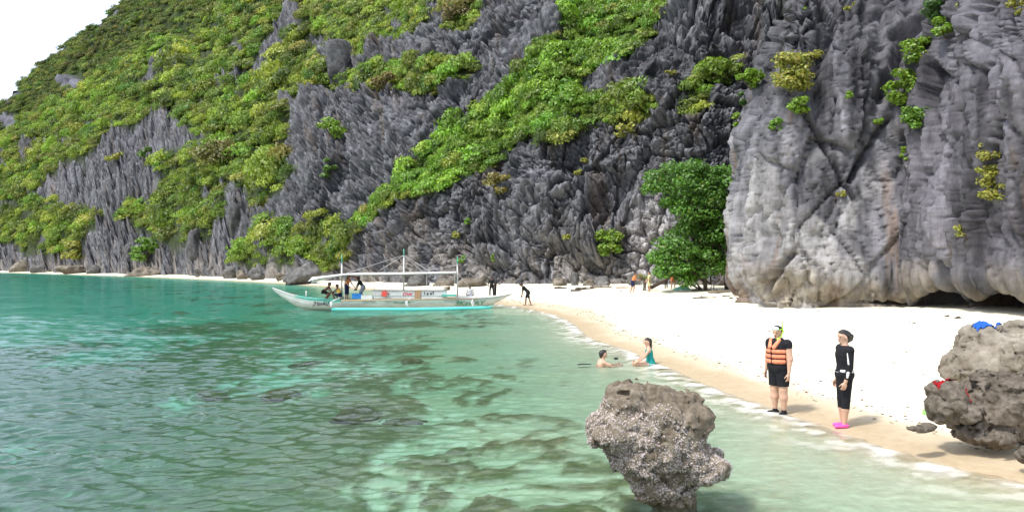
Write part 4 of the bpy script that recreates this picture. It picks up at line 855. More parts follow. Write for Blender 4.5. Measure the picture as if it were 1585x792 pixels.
def hand_proto(curl):
    """right hand along -z, palm facing +x, thumb towards +y"""
    if curl in _hand: return _hand[curl]
    P = [pr((0, 0, .01), (0, .0, -.045), .028, .030, (1, 0, 0), .55), pr((0, .022, -.05), (0, .026, -.085), .024, .013, (1, 0, 0), .6), pr((0, -.02, -.05), (0, -.026, -.08), .022, .012, (1, 0, 0), .6)]
    for y, L in ((.030, .070), (.011, .080), (-.009, .074), (-.028, .058)):
        b = np.array([0, y, -.085]); a1 = curl * .6; a2 = curl * 1.6
        m = b + L * .5 * np.array([math.sin(a1), y * .5, -math.cos(a1)]); e = m + L * .5 * np.array([math.sin(a2), y * .5, -math.cos(a2)]); P += [pr(b, m, .0095, .0085), pr(m, e, .0085, .0065)]
    m = np.array([.018, .05, -.058]); P += [pr((.004, .022, -.02), m, .014, .011), pr(m, m + np.array([.012 + .02 * curl, .012, -.036]), .0105, .008)]
    _hand[curl] = solid(P, .0052, .007); return _hand[curl]
SKIN = {}
def skin_mat(key, c):
    if key not in SKIN:
        t = NT('skin_' + key); n = t.noise(22, 4); p = t.pbsdf(t.ramp(n.outputs['Fac'], [(.3, tuple(x * .86 for x in c)), (.7, c)]).outputs['Color'], .5, None, .35); p.inputs['Subsurface Weight'].default_value = .08; SKIN[key] = t.m
    return SKIN[key]
skin_mat('tan', (.46, .25, .155)); skin_mat('light', (.58, .36, .25)); skin_mat('brown', (.22, .105, .06)); skin_mat('dark', (.10, .055, .036))
_cm = {}
def cloth(key, c, rough=.8, spec=.15):
    if key not in _cm: _cm[key] = mat_plain('cloth_' + key, c, rough, spec, .25, 14, bump=.3)
    return _cm[key]
M_HAIR = mat_plain('hair', (.018, .014, .012), .45, .5, .4, 30, bump=.5); M_EYE = mat_plain('eye_dark', (.03, .02, .015), .2, .5); M_LIP = mat_plain('lips', (.34, .12, .10), .5)
def skeleton(H=1.68, lean=0.0, head=(0, 1, 0), tilt=0.0, arms=None, legs=None, bulk=1.0, hipz=None, twist=0.0):
    """joint positions in a local frame: x to the person's right, y forward, z up"""
    s = H / 1.70; J = {'s': s, 'bulk': bulk}
    la = legs or [((.03, .02, -1), (.02, -.04, -1), (.1, 1, 0)), ((-.03, .02, -1), (-.02, -.04, -1), (-.1, 1, 0))]
    aa = arms or [((.14, .02, -1), (.05, .18, -1)), ((-.14, .02, -1), (-.05, .18, -1))]
    J['pel'] = np.zeros(3); sp = unit((0, math.sin(lean), math.cos(lean))); fw = unit((0, math.cos(lean), -math.sin(lean))); J['sp'], J['fw'] = sp, fw
    J['waist'] = sp * .15 * s; J['chest'] = sp * .34 * s + fw * .015; J['neck'] = sp * .50 * s - fw * .005
    hd = unit((0, math.sin(lean * .5 + tilt), math.cos(lean * .5 + tilt))); J['skull'] = J['neck'] + hd * .165 * s + np.array([0, .018, 0]); J['hd'] = hd
    J['face'] = unit(np.asarray(head, float) - hd * (np.asarray(head, float) @ hd))
    rt = np.array([1.0, 0, 0]); J['rt'] = rt
    for i, sd in enumerate((1, -1)):
        n = 'RL'[i]; J['sh' + n] = sp * .44 * s + rt * sd * .185 * s * (1 + .3 * (bulk - 1)); J['el' + n] = J['sh' + n] + unit(aa[i][0]) * .29 * s; J['wr' + n] = J['el' + n] + unit(aa[i][1]) * .25 * s; J['fa' + n] = unit(aa[i][1])
        J['hp' + n] = rt * sd * .088 * s + np.array([0, 0, -.02]); J['kn' + n] = J['hp' + n] + unit(la[i][0]) * .43 * s; J['an' + n] = J['kn' + n] + unit(la[i][1]) * .42 * s; J['to' + n] = unit(la[i][2])
    return J
HEADK = 1.10
def body_prims(J):
    s, b = J['s'], J['bulk']; s0 = s; f = J['fw']; P = []; h = J['skull']; fc = J['face']; hd = J['hd']; sd = np.cross(fc, hd)
    P += [pr(J['pel'] - J['rt'] * .05 * s, J['pel'] + J['rt'] * .05 * s, .118 * s * b, None, f, .88), pr(J['pel'], J['waist'], .135 * s * b, .128 * s * b, f, .78), pr(J['waist'], J['chest'], .128 * s * b, .150 * s * b, f, .72),
          pr(J['chest'], J['chest'] + J['sp'] * .07 * s, .150 * s * b, .125 * s, f, .68), pr(J['shR'] * .72 + J['chest'] * .28, J['shL'] * .72 + J['chest'] * .28, .072 * s * b, None, f, .85), pr(J['neck'] - J['sp'] * .05 * s, h - hd * .05 * s, .062 * s * (b * .5 + .5), .054 * s * (b * .5 + .5))]
    s = s0 * HEADK
    P += [pr(h - fc * .018 * s, h + hd * .025 * s + fc * .012 * s, .084 * s, .086 * s, sd, .86), pr(h - hd * .045 * s + fc * .032 * s, h - hd * .078 * s + fc * .048 * s, .052 * s, .034 * s, sd, .95), pr(h - hd * .012 * s + fc * .078 * s, h - hd * .038 * s + fc * .104 * s, .011 * s, .014 * s), pr(h + hd * .028 * s + fc * .07 * s - sd * .03 * s, h + hd * .028 * s + fc * .07 * s + sd * .03 * s, .018 * s)]
    for q in (1, -1): P.append(pr(h + sd * q * .076 * s - hd * .005 * s, h + sd * q * .082 * s - hd * .035 * s - fc * .002, .016 * s, .011 * s, sd, .5))
    s = s0
    for n in 'RL':
        P += [pr(J['sh' + n], J['el' + n], .056 * s * b, .043 * s * b), pr(J['el' + n], J['wr' + n], .043 * s * b, .028 * s), pr(J['wr' + n], J['wr' + n] + J['fa' + n] * .03 * s, .027 * s, .026 * s)]
        P += [pr(J['hp' + n], J['kn' + n], .088 * s * b, .058 * s * b), pr(J['kn' + n], J['kn' + n] * .62 + J['an' + n] * .38, .055 * s * b, .056 * s * b), pr(J['kn' + n] * .62 + J['an' + n] * .38, J['an' + n], .056 * s * b, .037 * s)]
        to = J['to' + n]; P += [pr(J['an' + n] - to * .035 * s + np.array([0, 0, -.04 * s]), J['an' + n] + to * .14 * s + np.array([0, 0, -.052 * s]), .036 * s, .030 * s, (0, 0, 1), .75)]
    return P
def mk(name, VF, mat, root, sm=True): return mesh_np(name, VF[0], VF[1], mat, root, smooth_=sm)
def person(loc, rz, J, label, skin='tan', h=.011, group=None, curl=(.5, .5), hairstyle='short', wear=(), foot=None, cat='person', features=True):
    """Empty at the feet > body, hair, clothing; wear is a list of (part name, material, prims(J))"""
    lowest = min(J['anR'][2], J['anL'][2]) - .075 * J['s'] if foot is None else foot
    root = empty('person', (loc[0], loc[1], loc[2]), rz); up_ = np.array([0, 0, -lowest])
    V, F = solid(body_prims(J), h, .022); VV, FF = [V], [F]; o = len(V)
    for i, n in enumerate('RL'):
        hv, hf = hand_proto(curl[i]); z = -J['fa' + n]; inn = -J['rt'] if n == 'R' else J['rt']; x = unit(inn - z * (inn @ z)); y = np.cross(z, x)
        if y @ J['fw'] < 0: y = -y
        M = np.stack([x, y, z], 1); hv2 = (hv * J['s'] * 1.06) @ M.T + J['wr' + n] + J['fa' + n] * .028 * J['s']; ff = hf + o
        if np.linalg.det(M) < 0: ff = ff[:, ::-1]
        VV.append(hv2); FF.append(ff); o += len(hv)
    b = mk('body', (np.concatenate(VV) + up_, np.concatenate(FF)), SKIN[skin], root)
    s, hc, fc, hd = J['s'] * HEADK, J['skull'], J['face'], J['hd']; sd = np.cross(fc, hd)
    if features:
        for q in (1, -1):
            e = hc + fc * .083 * s + sd * q * .032 * s + hd * .006 * s; mk('eye', solid2([pr(e - sd * .009 * s, e + sd * .009 * s, .0075 * s)], .0035, up_), M_EYE, root)
        m = hc - hd * .062 * s + fc * .083 * s; mk('mouth', solid2([pr(m - sd * .018 * s, m + sd * .018 * s, .0075 * s)], .0035, up_), M_LIP, root)
    hp = [pr(hc - fc * .034 * s + hd * .020 * s, hc + hd * .046 * s + fc * .006 * s, .088 * s, .080 * s, sd, .91), pr(hc - fc * .062 * s - hd * .055 * s, hc - fc * .05 * s + hd * .02 * s, .046 * s, .070 * s, sd, 1.12), pr(hc + hd * .075 * s + fc * .055 * s - sd * .03 * s, hc + hd * .075 * s + fc * .055 * s + sd * .03 * s, .022 * s)]
    if hairstyle == 'bun': hp += [pr(hc - fc * .125 * s + hd * .005 * s, hc - fc * .115 * s - hd * .045 * s, .042 * s, .034 * s)]
    if hairstyle == 'long': hp += [pr(hc - fc * .06 * s, J['neck'] - fc * .03 * s - J['sp'] * .02, .062 * s, .05 * s), pr(J['neck'] - fc * .02, J['chest'] + fc * .07 * s + sd * -.06 * s, .035 * s, .02 * s), pr(hc + sd * .075 * s, J['neck'] + sd * .07 * s + fc * .03, .026 * s, .03 * s), pr(J['neck'] + sd * .07 * s + fc * .03, J['chest'] + fc * .10 * s + sd * .07 * s - J['sp'] * .05, .03 * s, .016 * s)]
    if hairstyle: mk('hair', shift(solid(hp, h * .9, .02), up_), M_HAIR, root)
    for nm, mt, prims in wear: mk(nm, shift(solid(prims, h * .85, .012), up_), mt, root)
    tag(root, label, cat, group); return root, up_
def shift(VF, u): return VF[0] + u, VF[1]
def solid2(p, h, u): return shift(solid(p, h, .005), u)
def shorts(J, t=.75, ex=.016):
    s, b = J['s'], J['bulk']; w = [pr(J['pel'] + J['sp'] * .03, J['waist'] * .85, .132 * s * b + ex, .128 * s * b + ex, J['fw'], .82, True), pr(J['pel'] - J['rt'] * .05 * s, J['pel'] + J['rt'] * .05 * s, .122 * s * b + ex, None, J['fw'], .95), pr(J['pel'] - J['sp'] * .10 * s, J['pel'] + J['sp'] * .04, .10 * s * b + ex, .132 * s * b + ex, J['fw'], .86)]
    for n in 'RL': w.append(pr(J['hp' + n], J['hp' + n] + (J['kn' + n] - J['hp' + n]) * t, .088 * s * b + ex, .088 * s * b * (1 - t) + .058 * s * b * t + ex, None, 1, True))
    return w
def leggings(J, t=.35, ex=.008):
    w = shorts(J, 1.0, ex); s, b = J['s'], J['bulk']
    for n in 'RL': w += [pr(J['kn' + n], J['kn' + n] + (J['an' + n] - J['kn' + n]) * t, .056 * s * b + ex, .054 * s * b + ex, None, 1, True), pr(J['kn' + n], J['kn' + n], .058 * s * b + ex)]
    return w
def shirt(J, sleeve=.55, ex=.012, low=.02, fore=0.0, high=.06):
    s, b = J['s'], J['bulk']; f = J['fw']
    w = [pr(J['pel'] + J['sp'] * low, J['waist'], .137 * s * b + ex, .130 * s * b + ex, f, .8, True), pr(J['waist'] - J['sp'] * .01, J['chest'], .130 * s * b + ex, .152 * s * b + ex, f, .74), pr(J['chest'], J['chest'] + J['sp'] * high * s, .152 * s * b + ex, .125 * s + ex, f, .7, True),
         pr(J['shR'] * .72 + J['chest'] * .28, J['shL'] * .72 + J['chest'] * .28, .073 * s * b + ex, None, f, .87)]
    for n in 'RL':
        if sleeve > 0: w += [pr(J['sh' + n], J['sh' + n] + J['sp'] * .004, .060 * s * b + ex), pr(J['sh' + n], J['sh' + n] + (J['el' + n] - J['sh' + n]) * sleeve, .057 * s * b + ex, (.057 - .014 * sleeve) * s * b + ex, None, 1, sleeve < 1)]
        if fore > 0: w += [pr(J['el' + n], J['el' + n] + (J['wr' + n] - J['el' + n]) * fore, .044 * s * b + ex, .030 * s + ex, None, 1, True)]
    return w
def shoes(J, ex=.008, high=.02):
    w = []; s = J['s']
    for n in 'RL':
        to = J['to' + n]; a = J['an' + n]; w += [pr(a - to * .035 * s + np.array([0, 0, -.04 * s]), a + to * .145 * s + np.array([0, 0, -.05 * s]), .038 * s + ex, .031 * s + ex, (0, 0, 1), .8), pr(a + np.array([0, 0, high]), a + np.array([0, 0, -.035 * s]), .038 * s + ex, .04 * s + ex, None, 1, True)]
    return w
BLACK, WHITE = cloth('black', (.016, .016, .019)), cloth('white', (.72, .72, .70))
def place(px, py, z=None):
    p = on_z(px, py, 0.0)
    for _ in range(6): g = max(float(ground_z(p.x, p.y)), -.03); p = on_z(px, py, g)
    return p
# --- man in an orange life vest at the water's edge
def vest_man():
    p = place(1206, 640); rz = math.radians(120)
    J = skeleton(1.70, .03, (-.15, 1, -.35), .10, [((.22, -.02, -1), (.10, .12, -1)), ((-.24, .02, -1), (-.10, .20, -1))], [((.05, .02, -1), (.00, -.05, -1), (.25, 1, 0)), ((-.05, .02, -1), (-.00, -.05, -1), (-.25, 1, 0))], 1.42)
    s, b, f, sp = J['s'], J['bulk'], J['fw'], J['sp']; orange = cloth('vest_orange', (.84, .27, .15), .7)
    root, u = person(p, rz, J, 'heavyset man in orange life vest and black shorts standing at the waterline', 'light', .0095, None, (.7, .6), 'short',
        [('rash_shirt', BLACK, shirt(J, .30, .012)), ('swim_shorts', BLACK, shorts(J, .86, .022)), ('water_shoe', BLACK, shoes(J))])
    # the vest: foam panels in rows, front and back, with webbing between them
    vest = empty('life_vest'); bpy.data.objects.remove(vest)
    base = [pr(J['waist'] - sp * .09, J['chest'], .132 * s * b + .03, .154 * s * b + .028, f, .80, True), pr(J['chest'], J['chest'] + sp * .10 * s, .154 * s * b + .028, .115 * s + .03, f, .76, True)]
    vo = mk('life_vest', shift(solid(base, .009, .012), u), BLACK, root)
    for k in range(4):
        z0 = -.075 + k * .098
        for sd in (1, -1):
            if k < 3:
                c = J['waist'] + sp * (z0 + .035); rr = .158 * b * s
                a0, a1 = .10, 1.05
                pts = [c + f * math.cos(a) * rr * .84 + J['rt'] * sd * math.sin(a) * rr * 1.06 for a in np.linspace(a0, a1, 5)]
                VF = solid([pr(x, y, .036, .036, sp, 1.22) for x, y in zip(pts[:-1], pts[1:])], .009, .012)
            else:
                c = J['chest'] + sp * .045; VF = solid([pr(c + f * .155 * b * .8 + J['rt'] * sd * .05, c + f * .08 + J['rt'] * sd * .105 + sp * .135, .045, .036, f, .75)], .009, .012)
            mk('foam_panel', shift(VF, u), orange, vo)
            if k < 3:
                VF = solid([pr(c - f * (.13 * b * .82) + J['rt'] * sd * .03, c - f * (.12 * b * .8) + J['rt'] * sd * .11, .04, .036, f, .6)], .01, .012); mk('foam_panel', shift(VF, u), orange, vo)
    for k in range(3):
        c = J['waist'] + sp * (-.075 + k * .098 + .085); rr = .166 * b * s; pts = [c + f * math.cos(a) * rr * .88 + J['rt'] * math.sin(a) * rr * 1.08 for a in np.linspace(-1.2, 1.2, 11)]
        mk('strap', shift(solid([pr(x, y, .0105) for x, y in zip(pts[:-1], pts[1:])], .0055, .004), u), cloth('strap_red', (.05, .012, .014)), vo)
    mk('zip', shift(solid([pr(J['waist'] - sp * .07 + f * .150 * b * s * .98, J['chest'] + sp * .03 + f * .150 * b * s * .93, .016, .014)], .007, .004), u), BLACK, vo)
    hc, fc, hd = J['skull'], J['face'], J['hd']; sd = np.cross(fc, hd); s = s * HEADK; lens = mat_plain('mask_lens', (.62, .70, .66), .15, .6); lime = mat_plain('lime_plastic', (.42, .72, .06), .35, .5)
    mc = hc + hd * .075 * s + fc * .075 * s; mask = mk('diving_mask', solid2([pr(mc - sd * .05 * s, mc + sd * .05 * s, .034 * s, None, fc, .6)], .006, u), lens, root)
    ring = [hc + hd * .055 * s + (fc * math.cos(a) + sd * math.sin(a) * .92) * .098 * s for a in np.linspace(.5, 5.8, 12)]; mk('mask_strap', solid2([pr(x, y, .010) for x, y in zip(ring[:-1], ring[1:])], .006, u), lime, mask)
    sn = [hc - sd * .10 * s - fc * .015 + hd * z_ for z_ in (.20, .10, .0)] + [hc - sd * .085 * s + fc * .03 * s - hd * .08 * s, hc - sd * .05 * s + fc * .085 * s - hd * .105 * s]
    mk('snorkel', solid2([pr(x, y, .011) for x, y in zip(sn[:-1], sn[1:])] + [pr(sn[-1], sn[-1] - sd * .01 - hd * .02, .024)], .006, u), lime, root)
vest_man()
# --- woman in a long-sleeved rash guard, in profile
def rash_woman():
    p = place(1307, 660); rz = math.radians(90)
    J = skeleton(1.70, -.02, (-.10, 1, -.05), .05, [((.08, -.04, -1), (.03, .26, -1)), ((-.08, .02, -1), (-.03, .30, -1))], [((.01, .03, -1), (.0, -.06, -1), (.05, 1, 0)), ((-.01, .03, -1), (.0, -.06, -1), (-.05, 1, 0))], 1.2)
    s, b, f, sp = J['s'], J['bulk'], J['fw'], J['sp']
    J['anL'] = J['anL'] + np.array([0, .05, 0])
    extra = [pr(J['pel'] - f * .055 - J['rt'] * .055, J['pel'] - f * .055 + J['rt'] * .055, .098, None)]
    root, u = person(p, rz, J, 'woman in black and white rash guard and black leggings, seen in profile', 'light', .0095, None, (.7, .7), 'bun',
        [('rash_guard', BLACK, shirt(J, 1.0, .010, .04, .92, .10) + [pr(J['neck'] - sp * .05, J['neck'] + sp * .01, .066, .06)]), ('leggings', BLACK, leggings(J, .38) + extra),
         ('swim_shoe', cloth('pink', (.86, .12, .42), .5), shoes(J, .008, -.012))])
    for n, sg in (('R', 1), ('L', -1)):
        side = J['rt'] * sg
        ell = lambda c, rad, th: c + side * rad * math.sin(th) + f * rad * .76 * math.cos(th)
        pts = [ell(J['pel'] + sp * .07, .142 * s * b, 1.9), ell(J['waist'], .136 * s * b, 2.1), ell(J['chest'], .160 * s * b, 2.35), ell(J['chest'] + sp * .05, .150 * s * b, 2.5)]; pf = [ell(J['pel'] + sp * .09, .142 * s * b, .9), ell(J['waist'], .136 * s * b, .8), ell(J['chest'], .160 * s * b, .75)]
        hip = [ell(J['pel'] + sp * .065, .150 * s * b, th) for th in np.linspace(.7, 2.6, 8)]
        mk('white_side_panel', shift(solid([pr(x, y, .020, .017) for x, y in zip(pts[:-1], pts[1:])] + [pr(x, y, .026) for x, y in zip(hip[:-1], hip[1:])], .0085, .01), u), WHITE, root)
        e, w_, sh = J['el' + n], J['wr' + n], J['sh' + n]; o = f * .030 * b + side * .034 * b
        mk('sleeve_stripe', shift(solid([pr(sh + o * .9 + f * .02, e * .8 + sh * .2 + o, .016, .018), pr(e * .6 + w_ * .4 + f * .02 + side * .036 * b, e * .25 + w_ * .75 + f * .008 + side * .03 * b, .026, .018)], .007, .006), u), WHITE, root)
        a, k = J['an' + n], J['kn' + n]; c = k * .62 + a * .38
        mk('hem_stitch', shift(solid([pr(c, c + unit(a - k) * .012, .066 * s, None, None, 1, True)], .007, .004), u), cloth('grey', (.30, .29, .30)), root)
    mk('waist_stitch', shift(solid([pr(J['pel'] + sp * .035, J['pel'] + sp * .046, .152 * s * b, None, f, .86, True)], .008, .004), u), cloth('grey', (.30, .29, .30)), root)
rash_woman()
# --- bather up to the chest, arms forward with a small camera
def bather():
    p = on_z(921, 563); J = skeleton(1.72, .50, (0, 1, .35), -.25, [((.25, .75, -.42), (-.38, .9, .10)), ((-.25, .75, -.42), (.38, .9, .10))], [((.1, -.3, -1), (0, -.9, -.4), (0, .3, -1)), ((-.1, -.3, -1), (0, -.9, -.4), (0, .3, -1))], 1.08)
    ft = .20; root, u = person((p.x, p.y, 0), math.radians(-78), J, 'shirtless man resting chest deep in the shallows, arms stretched forward', 'light', .013, None, (1.0, 1.0), 'short', [('swim_shorts', BLACK, shorts(J, .7))], foot=ft + .13)
    return p
pb_ = bather()
def bather_things():
    q = pb_; cam_ = empty('compact_camera', (q.x + .62, q.y - .02, .165), .3); blk = mat_plain('camera_black', (.02, .02, .022), .4, .5)
    poly_obj('camera_body', [boxp((0, 0, 0), (.11, .05, .065))], blk, cam_); poly_obj('lens', [tube([(0, -.02, 0), (0, -.055, 0)], [.026, .022], 12)], mat_plain('lens_glass', (.05, .05, .07), .1, .6), cam_)
    tag(cam_, 'small black camera held in the hands of the bathing man', 'camera')
    V, F = [], []
    n = 12
    for i in range(n):
        t_ = i / (n - 1); w = .055 + .075 * t_ ** .7; x = -.55 * t_; z = .035 * math.sin(t_ * 2.2) + .01
        for y_, dz in ((-w, 0), (-w * .5, .014), (0, .006), (w * .5, .014), (w, 0)): V += [(x, y_, z + dz), (x, y_, z + dz - .014)]
    for i in range(n - 1):
        for c in range(4):
            a = i * 10 + c * 2; F += [(a, a + 2, a + 12, a + 10), (a + 1, a + 11, a + 13, a + 3)]
        for c in (0, 8): a = i * 10 + c; F.append((a, a + 10, a + 11, a + 1) if c == 0 else (a, a + 1, a + 11, a + 10))
    V2 = [(x, y, z) for x, y, z in V]; fin = poly_obj('swim_fin', [(V2, F + [(108 + k, 110 + k, 111 + k, 109 + k) for k in (0, 2, 4, 6)])], mat_plain('fin_rubber', (.02, .018, .016), .45, .4)); fin.location = (q.x - .1, q.y + .12, -.03); fin.rotation_euler = (0, -.06, .1)
    fin.scale = (.75, .75, .75); tag(fin, 'black swim fin breaking the surface behind the bathing man', 'fin')
def boxp(c, d, rz=0.0, ry=0.0):
    V = []; ca, sa = math.cos(rz), math.sin(rz)
    for x in (-1, 1):
        for y in (-1, 1):
            for z in (-1, 1):
                a, b, e = x * d[0] / 2, y * d[1] / 2, z * d[2] / 2
                a, e = a * math.cos(ry) + e * math.sin(ry), -a * math.sin(ry) + e * math.cos(ry)
                V.append((c[0] + a * ca - b * sa, c[1] + a * sa + b * ca, c[2] + e))
    return V, [(0, 1, 3, 2), (4, 6, 7, 5), (0, 4, 5, 1), (2, 3, 7, 6), (0, 2, 6, 4), (1, 5, 7, 3)]
bather_things()
# --- woman sitting in the swash
def sitting_woman():
    p = place(1007, 564); J = skeleton(1.62, .10, (-.25, 1, -.05), .08, [((.18, .55, -.75), (.02, .75, -.55)), ((-.18, .55, -.75), (.05, .75, -.55))], [((.16, 1, .10), (-.1, .55, -.75), (0, 1, -.2)), ((-.16, 1, .05), (.1, .5, -.7), (0, 1, -.2))], .92)
    teal = cloth('teal', (.02, .26, .24)); s = J['s']; sp, f = J['sp'], J['fw']
    dress = [pr(J['pel'] + sp * -.06, J['waist'], .19, .135, f, .85, True), pr(J['waist'] - sp * .01, J['chest'], .135, .150, f, .76), pr(J['chest'] - sp * .02, J['chest'] + sp * .03, .150, .142, f, .74, True)]
    for n in 'RL': dress.append(pr(J['chest'] + f * .09 + J['rt'] * (.07 if n == 'R' else -.07), J['sh' + n] * .55 + J['neck'] * .45, .014))
    person((p.x, p.y, 0), math.radians(82), J, 'woman in a teal top sitting in the shallows hugging her knees', 'light', .012, None, (.8, .8), 'long', [('tank_top', teal, dress)], foot=-.02)
sitting_woman()
# --- people further off
LT = [((.03, .02, -1), (.02, -.04, -1), (.1, 1, 0)), ((-.03, .02, -1), (-.02, -.04, -1), (-.1, 1, 0))]
def far_person(px, py, Y, rz, J, label, skin, wear, hair='short', z=None, foot=None, group='people on the far beach'):
    p = at(px, py, Y); zz = float(ground_z(p.x, p.y)) if z is None else z
    return person((p.x, p.y, zz), math.radians(rz), J, label, skin, .023, group, (.6, .6), hair, wear, foot, features=False)
NAVY, GREYC = cloth('navy', (.02, .025, .07)), cloth('greyblue', (.30, .33, .38))
J = skeleton(1.75, .75, (0, 1, -.5), .4, [((.1, .25, -1), (.0, .2, -1)), ((-.1, .1, -1), (0, .2, -1))], [((.12, .35, -1), (.05, .1, -1), (0, 1, 0)), ((-.12, -.25, -1), (-.05, -.35, -1), (0, 1, 0))])
far_person(817, 471, 54.5, 80, J, 'man in dark clothes bending down on the sand right of the boat', 'brown', [('shirt', BLACK, shirt(J, .8)), ('long_shorts', BLACK, shorts(J, .95))])
J = skeleton(1.70, .1, (0, 1, 0), 0, [((.2, .1, -1), (.1, .3, -1)), ((-.2, .1, -1), (-.1, .3, -1))], [((.1, .2, -1), (.02, -.1, -1), (0, 1, 0)), ((-.1, -.2, -1), (0, -.2, -1), (0, 1, 0))])
far_person(761, 460, 66, 170, J, 'person in black standing on the beach behind the stern, left of two', 'dark', [('shirt', BLACK, shirt(J, .9)), ('trousers', BLACK, leggings(J, .9))])
J = skeleton(1.66, .2, (0, 1, 0), 0, [((.5, .6, -.2), (.3, 1, .0)), ((-.2, .3, -1), (-.1, .9, -.3))], LT)
far_person(766.5, 460, 66.5, -70, J, 'person in dark grey reaching out beside the one in black', 'dark', [('shirt', cloth('charcoal', (.04, .04, .045)), shirt(J, .9)), ('trousers', BLACK, leggings(J, .9))])
J = skeleton(1.68, .35, (0, 1, -.3), .2, [((.1, .5, -.9), (-.3, 1, -.1)), ((-.1, .5, -.9), (.3, 1, -.1))], [((.1, .35, -1), (.0, -.25, -1), (0, 1, 0)), ((-.1, -.1, -1), (0, -.3, -1), (0, 1, 0))], 1.1)
far_person(979, 460, 63, -95, J, 'man in an orange shirt leaning forward on the sand near the palm', 'tan', [('shirt', cloth('orange', (.75, .24, .09)), shirt(J, .6)), ('shorts', NAVY, shorts(J, .8))])
J = skeleton(1.60, 0, (0, 1, 0), 0, [((.08, .3, -1), (-.1, .6, -.6)), ((-.08, .3, -1), (.1, .6, -.6))], LT)
dr = [pr(J['pel'] - np.array([0, 0, .42]), J['waist'], .17, .125, J['fw'], .9, True)] + shirt(J, .3)
far_person(1005, 460, 64, 100, J, 'woman in a pale yellow-green dress standing beside the palm', 'tan', [('dress', cloth('lime', (.62, .66, .34)), dr)], 'long')
J = skeleton(1.72, .02, (0, 1, 0), 0, [((.2, .1, -1), (-.2, .7, .2)), ((-.1, .1, -1), (0, .2, -1))], LT, .85)
far_person(1031, 450, 69, 30, J, 'slim person in black standing in the shade before the tree', 'dark', [('shirt', BLACK, shirt(J, .9, .012, .02, .9)), ('trousers', BLACK, leggings(J, .95))])
J = skeleton(1.72, -.03, (0, 1, 0), 0, [((.35, .3, -1), (-.5, .8, -.1)), ((-.35, .3, -1), (.5, .8, -.1))], [((.10, .02, -1), (.02, -.04, -1), (.1, 1, 0)), ((-.10, .02, -1), (-.02, -.04, -1), (-.1, 1, 0))], 1.05)
band = [pr(J['chest'] - J['sp'] * .10, J['chest'] + J['sp'] * .0, .158, None, J['fw'], .8, True)]
far_person(1042, 452, 66, 10, J, 'person seen from behind with black band top and orange-red shorts', 'tan', [('band_top', BLACK, band), ('shorts', cloth('rust', (.62, .17, .07)), shorts(J, .6))])
# ------------------------------------------------------------------ outrigger boat
YB_ = 53.5; QB = YB_ / FPX
def bx_(px): return (px - CX) * QB
def bz_(py, Y=YB_): return HC - (py - HZ) * Y / FPX
BOAT = empty('outrigger_boat', (bx_(610), YB_, 0)); BO = np.array(BOAT.location)
def paint(name, c, rough=.45, wear=.35):
    t = NT(name); n = t.noise(2.5, 7, .7, sx=(.5, 1, 2)); n2 = t.noise(11, 5, .7)
    col = t.ramp(n.outputs['Fac'], [(.3, tuple(x * (1 - wear) for x in c)), (.62, c)]); col = t.mix(col.outputs['Color'], tuple(x * .6 + .02 for x in c), t.ramp(n2.outputs['Fac'], [(.62, (0, 0, 0)), (.75, (.6, .6, .6))]).outputs['Color'])
    t.pbsdf(col, rough, None, .4); return t.m
B_WHITE, B_TEAL, B_TURQ, B_SAGE = paint('white_paint', (.70, .71, .68)), paint('teal_paint', (.12, .48, .38)), paint('turquoise_paint', (.10, .60, .54), .35, .15), paint('sage_paint', (.40, .50, .44), .5, .2)
B_BAMB, B_WOOD, B_MET = mat_plain('bamboo', (.38, .30, .19), .6), mat_plain('deck_wood', (.27, .20, .13), .7), mat_plain('cable', (.42, .40, .38), .5)
sheer = [(422, 446), (432, 449.5), (446, 454.5), (462, 459), (480, 461.5), (505, 463.2), (540, 464), (600, 463.2), (660, 462), (710, 461.5), (745, 460.5), (768, 458.5), (782, 456.5), (792, 454.5)]
keel = [(422.5, 448.5), (431, 456), (442, 463.5), (454, 471), (466, 477), (482, 480), (540, 482), (600, 482), (660, 482), (710, 481), (740, 478), (762, 471), (780, 462), (791.5, 456)]
HW = [.03, .12, .24, .36, .47, .56, .66, .70, .70, .66, .56, .38, .20, .04]
